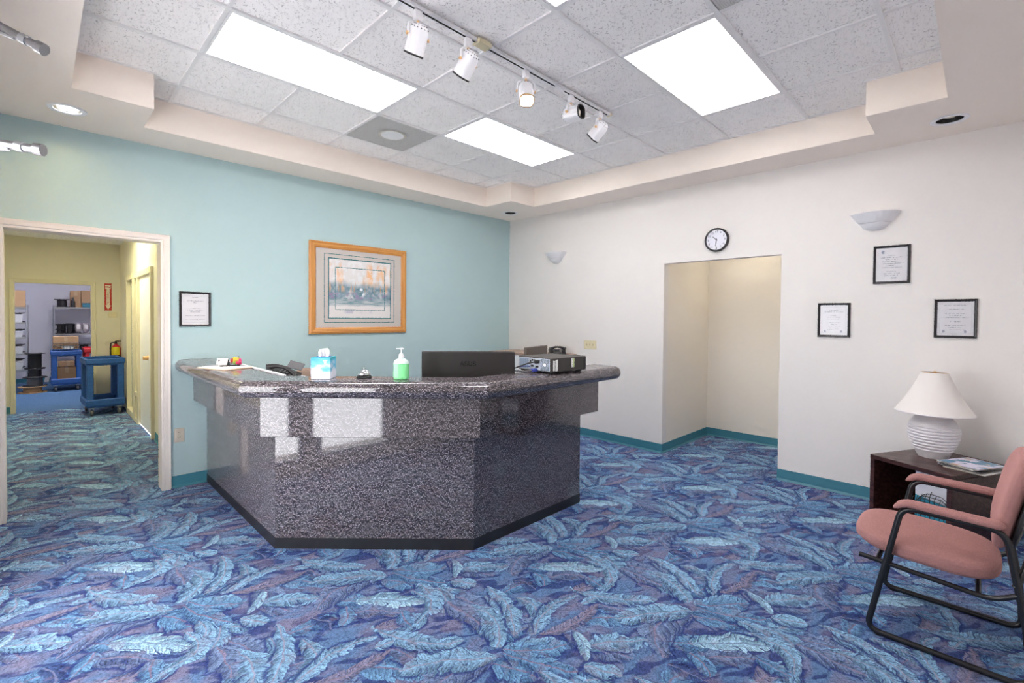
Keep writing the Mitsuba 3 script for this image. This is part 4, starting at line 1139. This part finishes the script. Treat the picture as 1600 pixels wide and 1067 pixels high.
part(lp, 'shade_trim', lathe([(.2165, .312), (.218, .315), (.216, .321), (.214, .316), (.2165, .312)], 72).apply_translation(LO), M_LAMPW, 40)
part(lp, 'finial', cat(tube([LO + (-.073, 0, .594), LO + (.073, 0, .594)], .002, 6), tube([LO + (0, -.073, .594), LO + (0, .073, .594)], .002, 6), lathe([(0, .588), (.009, .592), (.011, .598), (.006, .604), (0, .607)], 16).apply_translation(LO)), M_BRASS, 40)
# magazines
cols = [(.62, .58, .50), (.56, .50, .42), (.20, .20, .24), (.66, .62, .54), (.45, .36, .30)]
def mag_fn(p, n, uv):
    a = FB(p.x * 17, p.y * 17, 2.0)
    c = MIX((0.10, 0.22, 0.34), (0.62, 0.60, 0.74), SS(0.40, 0.60, a))
    c = MIX(c, (0.55, 0.42, 0.34), SS(0.55, 0.7, FB(p.x * 23 + 4, p.y * 20, 7.0)))
    return c
M_MAG = prin('magazine_cover', mikit.proc(mag_fn), 0.25)
MO = np.array((-0.545, -4.83, TH + .0006))
tilt = [(-24, 0.0, -.01), (-31, .012, .006), (-27, -.004, .002), (-34, .008, .010), (-29, -.006, .004)]
lab = ['magazine at the bottom of the stack beside the lamp', 'second magazine from the bottom of the stack beside the lamp', 'dark-edged magazine in the middle of the stack beside the lamp',
       'second magazine from the top of the stack beside the lamp', 'topmost magazine of the stack beside the lamp, glossy blue cover']
z = 0.0
for k, (a, dx, dy) in enumerate(tilt):
    h = (.006, .009, .005, .008, .006)[k]
    t = thing('magazine', lab[k], 'magazine', 'magazines on the end table')
    c, s = math.cos(math.radians(a)), math.sin(math.radians(a))
    X = np.array((c, s, 0)); Y = np.array((-s, c, 0))
    o = MO + (dx, dy, z)
    part(t, 'pages', at(rb(-.134, .134, -.104, .102, .0007, h - .0007, .0005), o, X, Y), prin(f'pages_{k}', cols[k], 0.8))
    part(t, 'cover', at(cat(bx(-.137, .137, -.107, .105, h - .0006, h), bx(-.137, .137, -.107, .105, 0, .0006), bx(-.137, .137, .1052, .1062, 0, h)), o, X, Y), M_MAG if k in (1, 4) else (M_BLACKF if k == 2 else M_PAPER))
    z += h + .0006

# ------------------------------------------------------------------ waiting-room chair
wc = thing('armchair', 'dusty pink upholstered chair with black tube sled frame', 'armchair')
XN, XF = -2.045, -1.525
def side(x):
    p = [(x, -5.015, .0135), (x, -4.487, .0135), (x, -4.606, .628), (x, -4.935, .618), (x, -5.000, .24)]
    return tube(fillet(p, .055, 8, True), .0125, 12, True)
for x in (XN, XF):
    part(wc, 'side_frame', side(x), M_BLACKF, 50, 'black tube sled frame')
    prof = []
    a = np.linspace(-4.575, -4.935, 22)
    cs = []
    for i, y in enumerate(a):
        s = i / 21
        wd = .030 * min(1, (s / .10) ** .5 + .25, ((1 - s) / .08) ** .5 + .3)
        ht = .017 * min(1, (s / .08) ** .5 + .3, ((1 - s) / .08) ** .5 + .3)
        zc2 = .652 - .010 * max(0, 1 - s / .18) ** 2 * 3.2 - .012 * s
        t = np.linspace(0, 2 * PI, 16, endpoint=False)
        cs.append(np.stack([x + wd * np.sign(np.cos(t)) * np.abs(np.cos(t)) ** .8, np.full(16, y), zc2 + ht * np.sign(np.sin(t)) * np.abs(np.sin(t)) ** .8], 1))
    v = np.vstack(cs)
    f = []
    for i in range(21):
        for q in range(16):
            l = (q + 1) % 16
            f += [(i * 16 + q, i * 16 + l, (i + 1) * 16 + l), (i * 16 + q, (i + 1) * 16 + l, (i + 1) * 16 + q)]
    f += [(0, i + 1, i) for i in range(1, 15)] + [(21 * 16, 21 * 16 + i, 21 * 16 + i + 1) for i in range(1, 15)]
    m = trimesh.Trimesh(v, f, process=False)
    m.fix_normals()
    part(wc, 'arm_pad', m, M_PINK, 60)
    part(wc, 'seat_rail', tube(fillet([(x + (.018 if x < -1.8 else -.018), -4.45, .350), (x + (.018 if x < -1.8 else -.018), -4.90, .318), (x, -4.972, .37)], .06), .0105, 10), M_BLACKF, 50)
    part(wc, 'glide', cyl(.011, .004, 12).apply_translation((x, -4.53, 0.0005)), M_BLACKP)
part(wc, 'cross_tube', tube([(XN + .018, -4.52, .345), (XF - .018, -4.52, .345)], .010, 10), M_BLACKF, 50)
part(wc, 'cross_tube', tube([(XN + .018, -4.86, .321), (XF - .018, -4.86, .321)], .010, 10), M_BLACKF, 50)
def pad(w, d, h, e=.5, n=4):
    m = trimesh.creation.icosphere(n, 1.0)
    v = m.vertices
    m.vertices = np.sign(v) * np.abs(v) ** e * (w, d, h)
    return m
sp = pad(.243, .262, .056, .62, 5)
v = sp.vertices
v[:, 2] += .012 * np.clip(-(v[:, 1] / .26), -1, 1) * -1
v[:, 2] += -.045 * np.clip(v[:, 1] / .26, 0, 1) ** 3 * (v[:, 2] < 0) * -.3
sp.apply_translation((-1.785, -4.672, .412))
part(wc, 'seat', sp, M_PINK, True)
bp = pad(.248, .036, .215, .66, 5)
v = bp.vertices
v[:, 1] += 0.35 * v[:, 0] ** 2
bp.apply_transform(trimesh.transformations.rotation_matrix(math.radians(12), (1, 0, 0)))
bp.apply_translation((-1.785, -4.962, .705))
part(wc, 'backrest', bp, M_PINK, True)
bs = pad(.235, .016, .20, .6, 4)
bs.vertices[:, 1] += 0.35 * bs.vertices[:, 0] ** 2
bs.apply_transform(trimesh.transformations.rotation_matrix(math.radians(12), (1, 0, 0)))
bs.apply_translation((-1.785, -5.005, .705))
part(wc, 'back_shell', bs, M_BLACKP, True, 'black rear shell')
for x in (XN, XF):
    s = 1 if x < -1.8 else -1
    part(wc, 'back_bracket', tube(fillet([(x, -4.965, .40), (x + s * .03, -5.00, .50), (x + s * .06, -5.010, .62)], .04), .012, 10), M_BLACKF, 50)

# ------------------------------------------------------------------ hallway: cart, extinguisher, sign
def cart(o, ang, label, w=.42, d=.62, hgt=.83, mat=None, low=.30):
    mat = mat or M_BLUEP
    t = thing('utility_cart', label, 'cart')
    def P(m):
        return rotz(m, ang).apply_translation(o)
    def tray(z0, z1):
        return cat(rb(-w / 2, w / 2, 0, d, z0, z0 + .03, .01), rb(-w / 2 - .012, w / 2 + .012, -.012, .02, z0 + .02, z1, .012), rb(-w / 2 - .012, w / 2 + .012, d - .02, d + .012, z0 + .02, z1, .012),
                   rb(-w / 2 - .012, -w / 2 + .02, -.012, d + .012, z0 + .02, z1, .012), rb(w / 2 - .02, w / 2 + .012, -.012, d + .012, z0 + .02, z1, .012))
    part(t, 'top_tray', P(tray(hgt - .10, hgt)), mat)
    part(t, 'bottom_tray', P(tray(.12, .24)), mat)
    for sx in (-1, 1):
        for y0 in (0.0, d - .075):
            xa = -w / 2 if sx < 0 else w / 2 - .075
            part(t, 'post', P(rb(xa, xa + .075, y0, y0 + .075, .20, hgt - .08, .012)), mat)
            cx = -w / 2 + .055 if sx < 0 else w / 2 - .055
            k = part(t, 'caster', P(xf(cyl(.045, .03, 20, .006), EY, EZ, EX, (cx - .015, y0 + .045, .0455))), M_GREYP, 40, 'grey caster wheel')
            part(k, 'fork', P(cat(rb(cx - .022, cx - .017, y0 + .025, y0 + .065, .045, .105, .002), rb(cx + .017, cx + .022, y0 + .025, y0 + .065, .045, .105, .002), rb(cx - .03, cx + .03, y0 + .015, y0 + .075, .105, .1195, .002))), M_STEEL)
    return t
cart((-4.125, 4.20, 0), 3, 'blue plastic utility cart standing in the hallway by the glass sidelights')

fe = thing('fire_extinguisher', 'fire extinguisher with a yellow tag hanging on the hallway end wall', 'fire extinguisher')
FO = np.array((-3.925, HY - .075, .62))
part(fe, 'cylinder', lathe([(0, 0), (.05, 0), (.058, .01), (.058, .30), (.050, .335), (.022, .36), (.02, .375), (0, .375)], 32).apply_translation(FO), M_REDP, 35)
part(fe, 'tag', lathe([(.0588, .20), (.0592, .20), (.0592, .325), (.0588, .325), (.0588, .20)], 20, PI * 0.95, PI * 1.75).apply_translation(FO), prin('yellow_tag', (0.72, 0.60, 0.02), 0.5), label='yellow inspection tag')
part(fe, 'band', lathe([(.0588, .10), (.0592, .10), (.0592, .19), (.0588, .19), (.0588, .10)], 32).apply_translation(FO), M_BLACKP, 35)
part(fe, 'valve', cat(cyl(.018, .04, 16).apply_translation(FO + (0, 0, .375)), rb(-.012, .07, -.012, .012, .405, .417, .004).apply_translation(FO), rb(-.012, .075, -.010, .010, .428, .438, .004).apply_translation(FO)), M_BLACKP)
part(fe, 'hose', tube(fillet([FO + (-.015, 0, .395), FO + (-.06, -.01, .40), FO + (-.072, -.01, .30), FO + (-.066, -.005, .12)], .03), .009, 10), M_BLACKP, 40)
part(fe, 'bracket', rb(-.02, .02, .0588, .0745, .20, .36, .003).apply_translation(FO), M_STEEL)

sg = thing('fire_extinguisher_sign', 'red sign with a white arrow pointing down on the hallway end wall', 'sign')
def sgm(m):
    return xf(m, EX, EZ, -EY, (-4.012, HY, 1.757))
M_SR, M_SW = prin('sign_red', (0.45, 0.025, 0.02), 0.4), prin('sign_white', (0.78, 0.70, 0.58), 0.4)
part(sg, 'plate', sgm(rb(-.045, .045, -.220, .220, .0005, .004, .001)), M_SR)
part(sg, 'arrow', sgm(extr(Polygon([(-.036, .125), (-.036, .195), (.036, .195), (.036, .125), (.020, .125), (.020, -.135), (.036, -.135), (0, -.205), (-.036, -.135), (-.020, -.135), (-.020, .125)]), .0041, .0048)), M_SW)
part(sg, 'lettering', sgm(text('FIRE', .026, .0006, True).apply_translation((0, .160, .0049))), M_SR)
word = 'EXTINGUISHER'
for i, chh in enumerate(word):
    part(sg, 'lettering', sgm(text(chh, .016, .0006, True).apply_translation((0, .108 - i * .0215, .0049))), M_SR)
th = thing('wall_plate', 'beige blank wall plate under the red arrow sign', 'wall plate')
part(th, 'plate', xf(rb(-.055, .055, -.042, .042, .0005, .012, .004), EX, EZ, -EY, (-3.960, HY, 1.470)), M_IVORY)
part(th, 'screw', xf(cyl(.004, .001, 10), EX, EZ, -EY, (-3.960, HY - .0121, 1.470)), M_BRASS)

# ------------------------------------------------------------------ storage room
cart((-4.435, 7.53, 0), 0, 'blue plastic utility cart in the storage room carrying a cardboard box', hgt=.77)
cart((-3.985, 7.62, 0), 0, 'red plastic utility cart in the storage room, half hidden by the doorway', mat=M_REDP, w=.38, hgt=.80)
def carton(x0, x1, y0, y1, z0, z1, label, name='cardboard_box', mat=None):
    t = thing(name, label, 'box')
    part(t, 'carton', rb(x0, x1, y0, y1, z0, z1, .004), mat or M_CARD)
    xm = (x0 + x1) / 2
    part(t, 'tape', bx(xm - .025, xm + .025, y0 - .0006, y1 + .0006, z1 - .10, z1 + .0006), prin('box_tape', (0.50, 0.36, 0.22), 0.3) if 'mat_box_tape' not in scene else 'mat_box_tape')
    return t
carton(-4.62, -4.26, 7.66, 7.98, .80, 1.04, 'cardboard box on top of the blue cart in the storage room')
carton(-4.56, -4.30, 7.68, 8.0, .155, .44, 'cardboard box on the lower shelf of the blue cart in the storage room')
wb = thing('wire_tray', 'black wire tray with a white card in front of the box on the blue cart', 'wire tray')
for z in (.80, .86, .915):
    part(wb, 'rim_wire', tube(fillet([(-4.62, 7.56, z), (-4.24, 7.56, z), (-4.24, 7.645, z), (-4.62, 7.645, z)], .02, 4, True), .005, 6, True), M_BLACKP, 40)
for k in range(9):
    x = -4.61 + k * .045
    part(wb, 'upright_wire', tube([(x, 7.56, .795), (x, 7.56, .915)], .003, 6), M_BLACKP, 40)
part(wb, 'card', rb(-4.49, -4.33, 7.568, 7.572, .805, .855, .001), M_PAPER)

def shelf_unit(x0, x1, y0, y1, levels, hgt, label):
    t = thing('wire_shelf', label, 'shelf unit')
    for x in (x0, x1):
        for y in (y0, y1):
            part(t, 'post', cyl(.0125, hgt, 12).apply_translation((x, y, 0)), M_STEEL, 40)
    for z in levels:
        rim = cat(rb(x0, x1, y0 - .006, y0 + .006, z - .03, z, .003), rb(x0, x1, y1 - .006, y1 + .006, z - .03, z, .003), rb(x0 - .006, x0 + .006, y0, y1, z - .03, z, .003), rb(x1 - .006, x1 + .006, y0, y1, z - .03, z, .003))
        k = part(t, 'shelf', rim, M_STEEL)
        ws = cat(*[bx(x - .003, x + .003, y0, y1, z - .006, z - .0005) for x in np.arange(x0 + .02, x1, .03)])
        part(k, 'wires', ws, M_STEEL)
    return t
shelf_unit(-4.58, -3.55, 8.85, 9.30, (.20, .62, 1.06, 1.62), 1.66, 'steel wire shelf unit along the back wall of the storage room')
shelf_unit(-5.62, -4.965, 7.95, 8.75, (.42, .72, 1.03, 1.31, 1.60), 1.64, 'steel wire shelf unit at the left of the storage room')
def reel(o, r, h, label, axis=EZ, core=M_BLACKP, fl=M_BLACKP):
    t = thing('cable_reel', label, 'reel')
    X, Y, Z = basis(axis, EX if abs(axis[2]) > .9 else EZ)
    def P(m):
        return xf(m, X, Y, Z, np.asarray(o, float))
    part(t, 'flange', P(cyl(r, .012, 28, .003)), fl, 40)
    part(t, 'flange', P(cyl(r, .012, 28, .003).apply_translation((0, 0, h - .012))), fl, 40)
    part(t, 'wound_cable', P(lathe([(0, .0125), (r * .62, .0125)] + [(r * (.62 + .02 * (k % 2)), .0125 + (h - .025) * k / 10) for k in range(11)] + [(0, h - .0125)], 24)), core, 40)
    return t
reel((-4.455, 8.98, 1.6206), .125, .165, 'black cable reel on the top of the back shelf unit')
carton(-4.325, -4.16, 8.92, 9.25, 1.6206, 1.97, 'cardboard box on the back shelf unit, left of two')
carton(-4.15, -3.80, 8.92, 9.25, 1.6206, 1.985, 'larger cardboard box on the back shelf unit, right of two')
bt = thing('bottle', 'dark bottle in front of the boxes on the back shelf unit', 'bottle')
part(bt, 'body', lathe([(0, 0), (.035, 0), (.038, .005), (.038, .12), (.016, .15), (.016, .18), (0, .18)], 20).apply_translation((-4.29, 8.875, 1.6206)), M_BLACKP, 40)
part(bt, 'cap', cyl(.019, .03, 16).apply_translation((-4.29, 8.875, 1.801)), M_GREYP, 40)
tub = thing('storage_tub', 'teal plastic tub on the top of the back shelf unit', 'tub')
part(tub, 'body', rb(-4.14, -4.01, 8.86, 8.915, 1.6206, 1.70, .01), M_BASE)
part(tub, 'lid', rb(-4.145, -4.005, 8.855, 8.917, 1.7002, 1.715, .004), M_BASE)
rs = [(-4.50, 8.92, .068, .085), (-4.50, 8.92, .064, .10), (-4.35, 8.93, .07, .21), (-4.455, 9.15, .10, .20), (-4.24, 9.17, .09, .2)]
rl = ['low black cable reel at the left end of the middle back shelf', 'black cable reel stacked on a low reel on the middle back shelf', 'taller black cable reel on the middle back shelf', 'cable reel at the rear of the middle back shelf', 'rearmost cable reel beside the plastic bags']
zz_ = [1.0606, 1.147, 1.0606, 1.0606, 1.0606]
for (x, y, r, h), l, z in zip(rs, rl, zz_):
    reel((x, y, z), r, h, l)
M_BAG = prin('clear_bag', (0.40, 0.36, 0.38), 0.15, spec=0.8)
for k, (x, w) in enumerate(((-4.205, .055), (-4.085, .055), (-3.965, .055))):
    t = thing('plastic_bag', ['clear bag of parts beside the reels on the middle back shelf', 'middle clear bag of parts on the middle back shelf', 'clear bag of parts at the doorway edge of the middle back shelf'][k], 'bag')
    m = pad(w, .07, .11, .6, 4)
    m.vertices *= 1 + .10 * (meshkit.noise(m.vertices * 45, 5 + k)[:, None] - .5)
    part(t, 'bag', m.apply_translation((x, 8.95, 1.181)), M_BAG, True)
    part(t, 'label_card', rb(x - .03, x + .03, 8.872, 8.875, 1.15, 1.25, .001), M_PAPER)
reel((-4.12, 8.98, .6206), .12, .20, 'black cable reel on the lower back shelf')
reel((-3.86, 9.0, .6206), .11, .26, 'dark cable reel behind the red cart on the lower back shelf')
carton(-4.52, -4.22, 8.9, 9.2, .2006, .46, 'cardboard box on the lowest back shelf')
# left shelf unit
carton(-5.30, -4.985, 8.0, 8.4, 1.6006, 1.915, 'cardboard box on the top of the left shelf unit')
for k, (z, hh) in enumerate(((1.3106, .14), (1.0306, .10), (.7206, .11), (.4206, .13))):
    nm = ['white plastic bin on the upper left shelf', 'white plastic bin on the second left shelf', 'white plastic bin on the third left shelf', 'white plastic bin on the lowest left shelf'][k]
    t = thing('plastic_bin', nm, 'bin')
    part(t, 'body', trimesh.convex.convex_hull(np.array([(x, y, zq) for zq, g in ((z, .015), (z + hh, 0)) for x in (-5.24 + g, -5.02 - g) for y in (7.99 + g, 8.35 - g)])), M_WHITEP)
    part(t, 'rim', rb(-5.245, -5.015, 7.985, 8.355, z + hh + .0003, z + hh + .012, .003), M_WHITEP)
    t = thing('cable_reel', nm.replace('white plastic bin', 'dark cable reel behind the white bin'), 'reel')
    part(t, 'flange', cyl(.12, .012, 24).apply_translation((-5.12, 8.55, z)), M_BLACKP)
    part(t, 'flange', cyl(.12, .012, 24).apply_translation((-5.12, 8.55, z + hh + .03)), M_BLACKP)
    part(t, 'wound_cable', cyl(.08, hh + .017, 20).apply_translation((-5.12, 8.55, z + .0125)), M_GREYP, 40)
reel((-4.865, 7.73, .122), .17, .165, 'black cable reel standing on the wooden cable drum', core=M_GREYP)
reel((-4.865, 7.73, .288), .14, .16, 'grey reel in the middle of the floor stack of reels', core=M_BLACKP, fl=M_GREYP)
reel((-4.865, 7.73, .449), .145, .285, 'black spool with wide flanges on top of the floor stack of reels', core=M_DARK)
reel((-4.90, 7.70, .001), .20, .12, 'wooden cable drum on the storage room floor', core=M_CARD, fl=M_CARD)
pp = thing('paper_sheet', 'white paper leaning against the storage room wall behind the blue cart', 'paper')
m = rb(-.035, .035, -.002, .002, 0, .22, .001)
m.apply_transform(trimesh.transformations.rotation_matrix(math.radians(9), (0, 1, 0)))
part(pp, 'sheet', m.apply_translation((-4.70, 9.40, .005)), M_PAPER)
